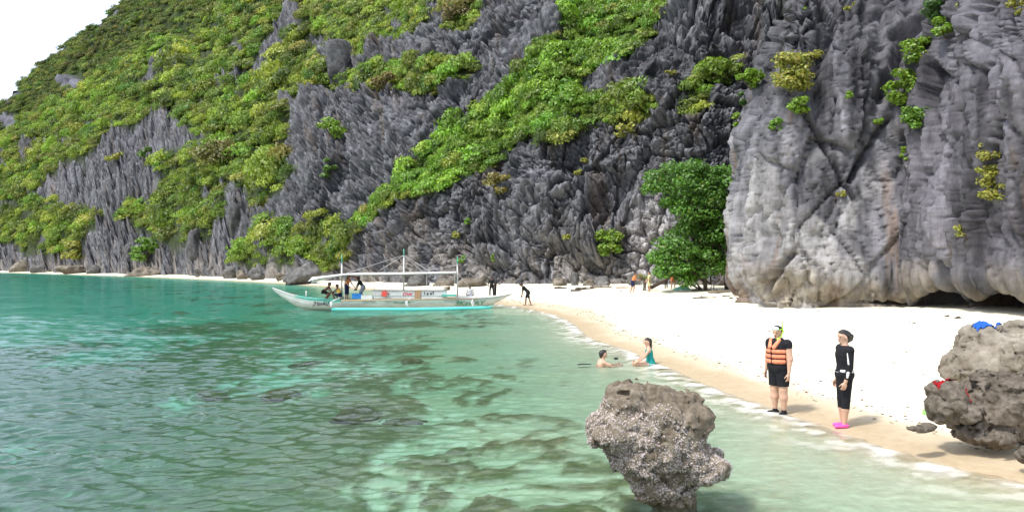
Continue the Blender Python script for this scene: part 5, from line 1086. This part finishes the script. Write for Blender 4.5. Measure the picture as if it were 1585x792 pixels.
def hull():
    xs = np.linspace(0, 1, 60); n = len(sheer); kk = np.linspace(0, 1, n)
    sx = np.interp(xs, kk, [bx_(p[0]) for p in sheer]) - BO[0]; sz = np.interp(xs, kk, [bz_(p[1]) for p in sheer]); kx = np.interp(xs, kk, [bx_(p[0]) for p in keel]) - BO[0]; kz = np.interp(xs, kk, [bz_(p[1]) for p in keel]); w = np.interp(xs, kk, HW)
    bands = {'hull': (0.0, .72), 'upper_strake': (.72, 1.0)}
    objs = {}
    def sect(i, t, side, th=0.0):
        ww = (w[i] * (math.sin(min(1, t * 1.15 + .04) * math.pi / 2) ** .7) - th) if t > 0 else 0
        return (kx[i] * (1 - t) + sx[i] * t, side * max(ww, 0), kz[i] * (1 - t) + sz[i] * t)
    for nm, (t0, t1) in bands.items():
        V, F = [], []; ts = np.linspace(t0, t1, 7)
        for side in (-1, 1):
            o = len(V)
            for i in range(60):
                for t in ts: V.append(sect(i, t, side))
            for i in range(59):
                for k in range(6):
                    a = o + i * 7 + k; F.append((a, a + 7, a + 8, a + 1) if side < 0 else (a, a + 1, a + 8, a + 7))
        objs[nm] = poly_obj(nm, [(V, F)], B_WHITE if nm == 'hull' else B_SAGE, BOAT, True)
    # gunwale rail, painted teal near the bow
    for nm, i0, i1, mt in (('gunwale', 0, 13, B_WHITE), ('gunwale', 13, 28, B_TEAL), ('gunwale', 28, 59, B_WHITE)):
        for side in (-1, 1): poly_obj(nm, [tube([(sx[i], side * w[i], sz[i] + .015) for i in range(i0, i1 + 1)], [.045 if mt is B_TEAL else .032] * (i1 - i0 + 1), 6)], mt, BOAT, True)
    # deck just below the rail
    V, F = [], []
    for i in range(60): V += [(sx[i], -w[i] * .97, sz[i] - .05), (sx[i], w[i] * .97, sz[i] - .05)]
    for i in range(59): F.append((2 * i, 2 * i + 2, 2 * i + 3, 2 * i + 1))
    poly_obj('deck', [(V, F)], B_WOOD, BOAT)
    return sx, sz, w
hsx, hsz, hw = hull()
def rel(px, py, dy=0.0): p = at(px, py, YB_ + dy); return np.array(p) - BO
def bpart(name, parts, mat, parent=BOAT, sm=False): return poly_obj(name, parts, mat, parent, sm)
# teal band under the bow rail, set just proud of the strake
V = []; F = []
for k, px in enumerate(np.linspace(470, 545, 20)):
    i = np.interp(bx_(px) - BO[0], hsx, np.arange(60)); w_ = np.interp(i, np.arange(60), hw); z = np.interp(i, np.arange(60), hsz); d = .26 * math.sin(math.pi * min(1, .12 + k / 20))
    V += [(bx_(px) - BO[0], -w_ - .012, z + .0), (bx_(px) - BO[0], -w_ * .985 - .014, z - d)]
for k in range(19): F.append((2 * k, 2 * k + 1, 2 * k + 3, 2 * k + 2))
bpart('teal_band', [(V, F)], B_TEAL)
# outrigger float, booms and struts
fy0, fy1 = -3.0, -2.8
def fpt(px, py, dy): p = at(px, py, YB_ + dy); return np.array(p) - BO
fl = [fpt(x, y, -3.0) for x, y in ((513, 478.3), (525, 478.6), (560, 478.8), (640, 478.6), (700, 477.6), (745, 476.2), (761, 475.6))]
bpart('outrigger_float', [tube(fl, [.07, .11, .12, .12, .12, .11, .09], 10)], B_TURQ, BOAT, True)
fl2 = [np.array([p[0], 3.1, .06]) for p in fl]; bpart('outrigger_float', [tube(fl2, [.07, .11, .12, .12, .12, .11, .09], 10)], B_TURQ, BOAT, True)
for px in (529, 638, 734):
    zt = bz_(462.5); x = bx_(px) - BO[0]
    bpart('outrigger_boom', [tube([(x, -3.15, zt - .06), (x, -1.5, zt + .05), (x, 0, zt + .10), (x, 1.5, zt + .05), (x, 3.1, zt - .06)], [.04, .05, .055, .05, .04], 7)], B_WHITE, BOAT, True)
    xf = (bx_(px + 2) * (YB_ - 3.05) / YB_) - BO[0]
    bpart('strut', [tube([(x, -3.05, zt - .04), (x + (.16 if px > 600 else .0), -3.0, .08)], [.085, .075], 8)], B_WHITE, BOAT, True); bpart('strut', [tube([(x, 3.0, zt - .04), (x, 3.1, .08)], [.06, .06], 6)], B_WHITE, BOAT, True)
for dy, y0, y1 in ((-2.6, 465.5, 462.5), (-1.6, 464.2, 461.5), (2.2, 463, 462)): bpart('bamboo_pole', [tube([fpt(528, y0, dy), fpt(630, (y0 + y1) / 2, dy), fpt(742, y1, dy)], [.035, .04, .03], 6)], B_BAMB, BOAT, True)
# cabin: low side walls, floor edge, benches
def panel(px0, px1, py0, py1, dy, mat, name='side_wall', th=.04): 
    a, b = rel(px0, py0, dy), rel(px1, py1, dy); return bpart(name, [boxp(((a[0] + b[0]) / 2, dy, (a[2] + b[2]) / 2), (b[0] - a[0], th, a[2] - b[2]))], mat)
panel(577, 692, 449.5, 461.5, -.64, B_WHITE); panel(577, 692, 449.5, 461.5, .64, B_WHITE); panel(575, 694, 448.4, 449.6, -.66, mat_plain('grey_trim', (.33, .33, .33), .5), 'trim', .10); panel(577, 694, 457.2, 457.8, -.675, B_SAGE, 'trim', .02)
panel(560, 577, 456.5, 463, -.60, B_WHITE, 'step_box', .5); panel(684, 706, 455.3, 458.5, -.72, B_TEAL, 'locker', .25)
panel(706, 736, 457.5, 460.8, -.5, B_WHITE, 'aft_coaming', .06)
# masts with green tips, stays
for px, y0, y1, yg in ((529, 466, 394, 407), (625, 462, 385, 396), (708, 461, 397, 409)):
    m = bpart('mast', [tube([rel(px, y0), rel(px, yg)], [.055, .045], 8)], B_WHITE, BOAT, True); bpart('mast_tip', [tube([rel(px, yg), rel(px, y1)], [.045, .03], 8)], paint('green_paint', (.10, .42, .30)), m, True)
    bpart('mast_band', [tube([rel(px, yg + 2), rel(px, yg + .4)], [.06, .06], 8)], B_MET, m, True)
for a, b, r in (((625, 395), (588, 418), .018), ((626, 395), (702, 444), .022), ((626, 396), (684, 446), .016), ((710, 424), (727, 446), .02), ((624, 395), (533, 424), .014), ((708, 410), (626, 424), .012)):
    bpart('stay', [tube([rel(*a), rel(*b)], [r, r], 5)], B_MET)
bpart('mooring_line', [tube([rel(783, 462, -.1), rel(774, 468, -.8), rel(763, 476, -2.4)], [.015] * 3, 5)], B_MET)
# canopy: a long white roof sheet on a ridge, with a sagging flap at the bow end
V, F = [], []
cols = [(483, 434.5, 430.0), (500, 429.5, 428.3), (530, 425.5, 424.6), (560, 424.2, 423.0), (600, 424.0, 422.8), (650, 423.6, 422.3), (706, 422.4, 421.2)]
for px, ye, yr in cols:
    e, r_ = rel(px, ye)[2], rel(px, yr)[2]; x = rel(px, ye)[0]; V += [(x, -1.05, e), (x, -.5, (e + r_) / 2 + .03), (x, 0, r_ + .06), (x, .5, (e + r_) / 2 + .03), (x, 1.05, e)]
top = len(V); V += [(x, y, z - .03) for x, y, z in V]
for i in range(len(cols) - 1):
    for k in range(4): a = i * 5 + k; F += [(a, a + 1, a + 6, a + 5), (top + a, top + a + 5, top + a + 6, top + a + 1)]
    for k in (0, 4): a = i * 5 + k; F.append((a, a + 5, top + a + 5, top + a))
for i in (0, len(cols) - 1):
    for k in range(4): a = i * 5 + k; F.append((a, a + 1, top + a + 1, top + a))
bpart('canopy', [(V, F)], B_WHITE)
bpart('canopy_edge', [tube([rel(530, 425, -1.06), rel(620, 423.8, -1.06), rel(706, 422.4, -1.06)], [.055, .055, .05], 6)], B_WHITE, BOAT, True); bpart('canopy_edge', [tube([rel(530, 426, 1.06), rel(706, 423.4, 1.06)], [.04, .04], 6)], B_WHITE, BOAT, True)
a, b, c = rel(483, 434.5, -1.05), rel(530, 425.5, -1.05), rel(481, 438.5, -1.0)
bpart('canopy_flap', [([a, b, c, a + [0, .03, 0], b + [0, .03, 0], c + [0, .03, 0]], [(0, 1, 2), (5, 4, 3), (0, 3, 4, 1), (1, 4, 5, 2), (2, 5, 3, 0)])], mat_plain('flap_cloth', (.55, .54, .50), .8))
for px in (533, 580, 660, 704):
    for dy in (-.66, .66): bpart('roof_post', [tube([rel(px, 463, dy), rel(px, 424.3, dy)], [.022, .022], 6)], B_WHITE, BOAT)
bpart('bow_post', [tube([rel(474, 462), rel(474, 450)], [.045, .04], 7)], B_WHITE, BOAT, True)
for px, py in ((482, 461.5), (775, 456)): bpart('cleat', [boxp(tuple(rel(px, py - .8, -.45 if px < 600 else -.2)), (.10, .06, .08))], B_MET)
# lettering on the hull and the side wall
def letters(txt, px, py, size, mat, dy, shear=.25, sx=1.0, name='lettering'):
    cu = bpy.data.curves.new(name, 'FONT'); cu.body = txt; cu.size = size; cu.extrude = .004; cu.shear = shear; cu.align_x = 'CENTER'; cu.align_y = 'CENTER'; cu.offset = .006
    to = bpy.data.objects.new('tmp', cu); COL.objects.link(to); bpy.context.view_layer.update(); me = bpy.data.meshes.new_from_object(to); bpy.data.objects.remove(to)
    o = bpy.data.objects.new(name, me); COL.objects.link(o); me.materials.clear(); me.materials.append(mat); o.parent = BOAT; q = rel(px, py, 0); o.location = (q[0], dy, q[2]); o.rotation_euler = (math.radians(90), 0, 0); o.scale = (sx, 1, 1); return o
K = mat_plain('letter_black', (.015, .02, .03), .5); GN = mat_plain('letter_green', (.03, .17, .09), .5); RD = mat_plain('letter_red', (.60, .03, .05), .5)
def hull_y(px): return -float(np.interp(bx_(px) - BO[0], hsx, hw)) - .035
letters('JHavAU', 500, 468.8, .40, K, hull_y(520) - .03, .3, .8); letters('HAvnAU JP', 624, 467.0, .17, GN, hull_y(640) - .02, .1, 1.4); letters('3KaviAY', 727, 468.3, .42, GN, hull_y(700) - .03, .3, 1.35)
letters('GW', 632.5, 455, .34, RD, -.68, .1, 1.1); letters('I .a', 661, 453.5, .28, K, -.68, .2); letters("e'i", 669.5, 453.3, .30, K, -.68, .2); letters('v', 603.5, 454, .30, mat_plain('letter_plum', (.20, .02, .08), .5), -.68, 0)
tag(BOAT, 'white outrigger boat with turquoise floats, canopy and three masts moored off the beach', 'boat')
# loose things on board
def onb(px, py, dy): return at(px, py, YB_ + dy)
o = poly_obj('blue_cooler', [boxp((0, 0, .14), (.62, .42, .28)), boxp((0, 0, .30), (.66, .46, .05)), boxp((0, -.22, .22), (.10, .03, .05))], mat_plain('blue_plastic', (.03, .27, .72), .4, .4)); p_ = onb(553, 461.6, -.3); o.location = p_; tag(o, 'blue cooler box on the boat beside the standing crew', 'cooler')
o = poly_obj('red_bag', [boxp((0, 0, .17), (.34, .16, .34), 0, .35), tube([(-.02, 0, .32), (.05, 0, .46), (.16, 0, .38)], [.018] * 3, 5)], cloth('redbag', (.68, .10, .08))); o.location = onb(595, 458.5, -.85); tag(o, 'red bag hanging on the white side wall of the boat', 'bag')
V, F = [], []
for i in range(7):
    for j in range(6): V.append((-.20 + i * .067 + .01 * math.sin(j), .02 * math.sin(i * 2.1) , .50 - j * .11 - .01 * math.sin(i)))
F = [(i * 6 + j, i * 6 + j + 1, (i + 1) * 6 + j + 1, (i + 1) * 6 + j) for i in range(6) for j in range(5)]
o = poly_obj('towel', [(V, F), ([(x, y + .02, z) for x, y, z in V], [f[::-1] for f in F])], cloth('towelbrown', (.42, .27, .16)), None, True); o.location = onb(646.5, 460, -.72); tag(o, 'brown towel hung over the white side wall of the boat', 'towel')
o = poly_obj('rope_coil', [tube([(.22 * math.cos(t_) * (1 + .1 * math.sin(3 * t_)), .2 * math.sin(t_), .03 + .012 * t_) for t_ in np.linspace(0, 20, 70)], [.022] * 70, 5)], mat_plain('rope', (.25, .17, .10), .9)); o.location = onb(692, 449.5, .3) ; tag(o, 'tangled brown rope heap on the stern roof edge', 'rope')
# crew and passengers
BG = 'people on the boat'
def crew(px, py, dy, rz, J, label, skin, wear, hair='short', foot=None):
    p = at(px, py, YB_ + dy); return person((p.x, p.y, p.z), math.radians(rz), J, label, skin, .018, BG, (.6, .6), hair, wear, foot, features=False)
SQ = [((.25, .9, .05), (.0, -.35, -1), (.1, 1, 0)), ((-.25, .9, .05), (.0, -.35, -1), (-.1, 1, 0))]
J = skeleton(1.66, .85, (0, 1, .1), -.2, [((.05, .5, -.9), (0, .7, -.7)), ((-.05, .5, -.9), (0, .7, -.7))], [((.2, .75, -.35), (.0, -.6, -.9), (.1, 1, 0)), ((-.2, .75, -.35), (.0, -.6, -.9), (-.1, 1, 0))])
crew(501, 464.5, -.1, -95, J, 'shirtless man in dark shorts crouching forward near the bow', 'brown', [('shorts', BLACK, shorts(J, .8))])
J = skeleton(1.60, .35, (0, 1, -.1), .1, [((.1, .7, -.6), (0, .8, -.3)), ((-.1, .7, -.6), (0, .8, -.3))], SQ)
vest = [pr(J['waist'] - J['sp'] * .04, J['chest'] + J['sp'] * .07, .165, .175, J['fw'], .85, True)]
crew(526, 466, -.2, 70, J, 'person in a yellow vest sitting hunched by the front mast', 'brown', [('vest', cloth('yellow', (.80, .50, .12)), vest), ('shorts', NAVY, shorts(J, .7))])
J = skeleton(1.70, .25, (.1, 1, -.2), .25, [((.15, .4, -.9), (.05, .7, -.7)), ((-.15, .4, -.9), (-.05, .7, -.7))], LT)
vest = [pr(J['waist'] - J['sp'] * .03, J['chest'] + J['sp'] * .08, .165, .17, J['fw'], .85, True)]
crew(536.5, 463.5, -.15, -120, J, 'person in an orange vest and navy shorts standing on the boat', 'tan', [('vest', cloth('orange', (.75, .24, .09)), vest), ('long_shorts', NAVY, leggings(J, .3, .03))], 'long')
J = skeleton(1.66, .55, (0, 1, -.2), .15, [((.1, .5, -.9), (0, .45, -1)), ((-.1, .5, -.9), (0, .45, -1))], [((.15, .35, -.8), (.0, -.45, -1), (.1, 1, 0)), ((-.15, .35, -.8), (.0, -.45, -1), (-.1, 1, 0))], 1.05)
crew(562, 463, .1, 88, J, 'man in black shirt and grey shorts bending over on the boat', 'dark', [('shirt', BLACK, shirt(J, .6)), ('shorts', GREYC, shorts(J, .95, .03))])
J = skeleton(1.62, .0, (0, 1, 0), 0, None, SQ)
crew(727.5, 467, .15, 180, J, 'person with dark hair sitting low at the stern of the boat', 'dark', [('shirt', cloth('pale', (.66, .66, .64)), shirt(J, .9)), ('shorts', GREYC, shorts(J, .9))])
V, F = [], []
for i in range(9):
    for j in range(5):
        u_, v_ = i / 8, j / 4; V.append((-.32 + .64 * u_, -.22 + .44 * v_, .05 * math.sin(u_ * 5) - .10 * (abs(u_ - .5) * 2) ** 2 - .05 * (v_ - .5) ** 2))
F = [(i * 5 + j, i * 5 + j + 1, (i + 1) * 5 + j + 1, (i + 1) * 5 + j) for i in range(8) for j in range(4)]
o = poly_obj('red_tarp', [(V, F), ([(x, y, z - .015) for x, y, z in V], [f[::-1] for f in F])], cloth('redbag', (.68, .10, .08)), None, True); o.location = onb(546.5, 427.5, -.6); tag(o, 'red cloth hung under the canopy by the front mast', 'cloth')
# ------------------------------------------------------------------ small things on the beach
def drape(name, pts_w, mat, label, cat, loc):
    V, F = [], []; nx = len(pts_w)
    for p in pts_w: V += p
    ny = len(pts_w[0])
    for i in range(nx - 1):
        for j in range(ny - 1): a = i * ny + j; F.append((a, a + ny, a + ny + 1, a + 1))
    o = poly_obj(name, [(V, F), ([(x, y, z - .015) for x, y, z in V], [f[::-1] for f in F])], mat, None, True); o.location = loc; tag(o, label, cat); return o
def top_of(obj, x, y):
    dg = bpy.context.evaluated_depsgraph_get(); bpy.context.view_layer.update(); hit, loc, nrm, idx = obj.ray_cast(obj.matrix_world.inverted() @ Vector((x, y, 6)), Vector((0, 0, -1))); return (obj.matrix_world @ loc).z if hit else None
rk = {o.name: o for o in COL.objects}
def cloth_on(rock, name, px0, px1, Y, dy, mat, label, cat, lift=.012, ruff=.02):
    rows = []
    for px in np.linspace(px0, px1, 16):
        row = []
        for k in range(8):
            y = Y + dy * (k / 7 - .5); x = (px - CX) / FPX * Y; z = top_of(rock, x, y)
            row.append((x, y, (z if z is not None else 1.0) + lift + ruff * (.5 + .5 * math.sin(px * .55 + k * 1.3)) * abs(math.sin(k * .9 + px * .2))))
        rows.append(row)
    return drape(name, rows, mat, label, cat, (0, 0, 0))
cloth_on(rk['pale_rock'], 'blue_towel', 1508, 1546, 15.75, .22, cloth('royal', (.02, .10, .42)), 'blue cloth lying over the top of the pale boulder', 'towel', .015, .05)
cloth_on(rk['beach_rock'], 'red_cloth', 1448, 1500, 12.05, .16, cloth('red', (.26, .008, .012)), 'red cloth spread on the dark pitted rock', 'cloth', .012, .05)
WD = [mat_plain('driftwood_grey', (.22, .18, .14), .85, .2, .3, 6, bump=.5), mat_plain('driftwood_dark', (.07, .05, .04), .9, .2, .3, 6, bump=.5), mat_plain('driftwood_pale', (.42, .34, .25), .85, .2, .3, 6, bump=.5)]
def drift(px, py, Lpx, r_, ang, mk_, label, seed, fork=2, lift=.0, rise=.0):
    p = place(px, py); q = p.y / FPX; L = Lpx * q; r = np.random.default_rng(seed); pts = []
    for k in range(7): t_ = k / 6 - .5; pts.append(np.array([t_ * L, .06 * L * math.sin(t_ * 5 + seed), r_ * .7 + rise * L * (t_ + .5) + .04 * L * r.uniform(-.3, .5)]))
    root = empty('driftwood', p, ang); poly_obj('log', [tube(pts, [r_ * .8, r_, r_ * 1.05, r_, r_ * .9, r_ * .75, r_ * .45], 8)], WD[mk_], root, True)
    for k in range(fork):
        s = pts[1 + (2 * k) % 5]; e = s + np.array([r.uniform(-.3, .3) * L * .5, r.uniform(-.25, .25) * L, r.uniform(.05, .22) * L]); poly_obj('branch', [tube([s, (s + e) / 2 + np.array([0, 0, .04 * L]), e], [r_ * .5, r_ * .35, r_ * .15], 6)], WD[mk_], root, True)
    tag(root, label, 'driftwood', 'driftwood on the beach')
for a in [(905, 448.5, 30, .12, .1, 1, 'dark forked driftwood in front of the pinkish boulder', 1, 3), (930, 446.5, 34, .16, -.15, 0, 'thick grey driftwood log at the cliff foot', 2, 3), (868, 446.5, 20, .10, .2, 1, 'short dark driftwood left of the driftwood pile', 3, 1), (892, 451, 18, .09, .3, 1, 'black driftwood stub lying forward on the white sand', 4, 2),
          (972, 446.5, 36, .10, -.05, 2, 'pale straight log behind the man in orange', 5, 0), (1120, 453, 50, .10, .05, 0, 'long grey branch lying before the tree', 6, 3), (1096, 461.5, 34, .05, .0, 1, 'thin dark stick on the sand below the tree', 7, 1), (1150, 458, 26, .06, -.2, 0, 'forked branch near the left foot of the right wall', 8, 3),
          (1085, 450, 30, .08, .15, 0, 'grey branch right of the person in orange-red shorts', 9, 2), (1160, 451, 30, .09, -.1, 0, 'grey log at the corner of the right wall', 10, 2), (1125, 459, 16, .045, .4, 1, 'small dark twig in the middle of the sand below the tree', 11, 1)]: drift(*a)
p = place(1042, 449); root = empty('leaning_log', (p.x, p.y + 3.0, float(ground_z(p.x, p.y + 3)))); poly_obj('log', [tube([(-1.2, 0, .15), (0, .1, .75), (1.5, .2, 1.75)], [.16, .14, .09], 8)], WD[1], root, True); poly_obj('root_end', [tube([(-1.2, 0, .15), (-1.5, -.1, .02)], [.18, .24], 8)], WD[1], root, True); tag(root, 'dark dead log leaning up behind the beach visitors', 'log')
# sticks of a rough rack near the tree
p = place(1118, 450); root = empty('stick_rack', (p.x, p.y, float(ground_z(p.x, p.y))))
for a, b in (((-.7, 0, 0), (-.65, 0, .75)), ((.7, .1, 0), (.66, .1, .7)), ((-.75, .6, 0), (-.7, .6, .7)), ((.72, .7, 0), (.7, .7, .72))): poly_obj('post', [tube([a, b], [.035, .03], 6)], WD[0], root)
for a, b in (((-.85, 0, .7), (.85, .1, .66)), ((-.85, .6, .66), (.85, .7, .68)), ((-.8, 0, .35), (.8, .1, .38))): poly_obj('rail', [tube([a, b], [.03, .028], 6)], WD[0], root)
tag(root, 'rough frame of grey sticks standing under the tree', 'rack')
# camera tripod between two visitors, shelter cloth
p = place(993, 458); root = empty('tripod', p)
for a in (0, 2.1, 4.2): poly_obj('leg', [tube([(0, 0, 1.15), (.38 * math.cos(a), .38 * math.sin(a), 0)], [.016, .012], 6)], mat_plain('tripod_grey', (.45, .46, .48), .4, .5, metal=.6), root)
poly_obj('head', [boxp((0, 0, 1.22), (.10, .10, .14))], mat_plain('tripod_black', (.03, .03, .03), .5), root); tag(root, 'thin grey tripod standing between the man in orange and the palm', 'tripod')
V, F = [], []
for i in range(9):
    for j in range(7): u_, v_ = i / 8 - .5, j / 6 - .5; V.append((u_ * 1.5, v_ * 1.1, max(.02, .42 * (1 - 3.2 * u_ * u_ - 3.2 * v_ * v_) + .06 * math.sin(9 * u_ + 5 * v_))))
F = [(i * 7 + j, (i + 1) * 7 + j, (i + 1) * 7 + j + 1, i * 7 + j + 1) for i in range(8) for j in range(6)]
p = place(1056, 449.5); o = poly_obj('green_tarp', [(V, F)], cloth('mint', (.22, .48, .34)), None, True); o.location = p; tag(o, 'heap of pale green cloth on the sand right of the orange-red shorts', 'cloth')
# leaves, husks and stones littering the dry sand
def litter(px, py, w, label, seed, mat=None):
    p = place(px, py); q = p.y / FPX; o = boulder_mesh('beach_stone', 900 + seed, mat or WD[1], (w * q, w * q * .8, w * q * .42), 12); o.location = (p.x, p.y, p.z + w * q * .06); tag(o, label, 'stone', 'litter on the dry sand')
for i_, a in enumerate([(1076, 462, 9, 'dark husk left of the thin dark stick'), (1132, 462, 7, 'dark husk right of the thin dark stick'), (1092, 467, 6, 'dark pebble nearest the water below the tree'), (933, 450.5, 5, 'round dark stone right of the black driftwood stub'), (961, 451, 5, 'small brown husk left of the man in orange'),
                        (1270, 590, 5, 'small dark stone between the two standing visitors'), (1334, 619, 6, 'dark pebble on sand right of the standing woman'), (1366, 641, 4, 'tiny pebble below the dark pebble, right of the woman'), (1482, 493, 12, 'flat dark stones below the cave of the right wall'), (1466, 490, 8, 'small dark chip under the right wall hollow'),
                        (1203, 469, 9, 'dark chip at the foot of the right wall corner'), (1150, 465, 8, 'brown leaf heap left of the right wall foot'), (1416, 500, 6, 'tiny brown husk on bare sand before the right wall'), (1050, 520, 4, 'tiny brown husk far out on the open sand')]): litter(*a, i_)
p = place(1433, 641); root = empty('lime_fin', p, .4); root.scale = (.7, .7, .7); V = [(-.10, 0, 0), (.10, 0, 0), (.07, .03, .13), (-.07, .03, .14), (-.10, .03, 0), (.10, .03, 0), (.07, .05, .13), (-.07, .05, .14)]
poly_obj('blade', [(V, [(0, 1, 2, 3), (7, 6, 5, 4), (0, 4, 5, 1), (1, 5, 6, 2), (2, 6, 7, 3), (3, 7, 4, 0)])], mat_plain('lime_rubber', (.40, .70, .22), .5), root); poly_obj('foot_pocket', [tube([(0, .02, .0), (0, -.10, .03), (0, -.20, .05)], [.06, .055, .03], 8)], mat_plain('lime_rubber_dark', (.25, .55, .16), .5), root); tag(root, 'lime green fin lying left of the dark pitted rock', 'fin')

def shell_bits():
    r = np.random.default_rng(88); n = 900; Y_ = np.exp(r.uniform(math.log(11), math.log(72), n)); t_ = r.uniform(0, 1, n)
    sx = np.interp(Y_, SH[:, 1][:60], SH[:, 0][:60]); X_ = sx + np.where(t_ < .55, 1.2 + np.abs(r.normal(0, .7, n)), r.uniform(2, 16, n)); ok = X_ / Y_ < .62; X_, Y_ = X_[ok], Y_[ok]; Z_ = ground_z(X_, Y_); m = len(X_)
    R_ = np.exp(r.uniform(math.log(.012), math.log(.05), m)) * (.7 + Y_ / 40); a = r.uniform(0, 6.28, (m, 6)); V = []
    base = np.array([(1, 0, 0), (.3, .9, 0), (-.8, .5, 0), (-.7, -.7, 0), (.4, -.8, 0), (0, 0, .5)]); ca, sa = np.cos(a[:, 0]), np.sin(a[:, 0]); B = base[None] * r.uniform(.6, 1.3, (m, 6, 1)) * R_[:, None, None]
    V = np.stack([B[..., 0] * ca[:, None] - B[..., 1] * sa[:, None] + X_[:, None], B[..., 0] * sa[:, None] + B[..., 1] * ca[:, None] + Y_[:, None], B[..., 2] + Z_[:, None] + .002], -1)
    F = (np.array([(0, 1, 5), (1, 2, 5), (2, 3, 5), (3, 4, 5), (4, 0, 5)])[None] + (np.arange(m) * 6)[:, None, None]).reshape(-1, 3)
    o = mesh_np('shell_bits', V.reshape(-1, 3), F, mat_plain('shell_grit', (.22, .17, .11), .9, .2, .6, 3)); tag(o, 'scattered shell bits and leaf litter on the dry sand', 'litter', kind='stuff')
shell_bits()
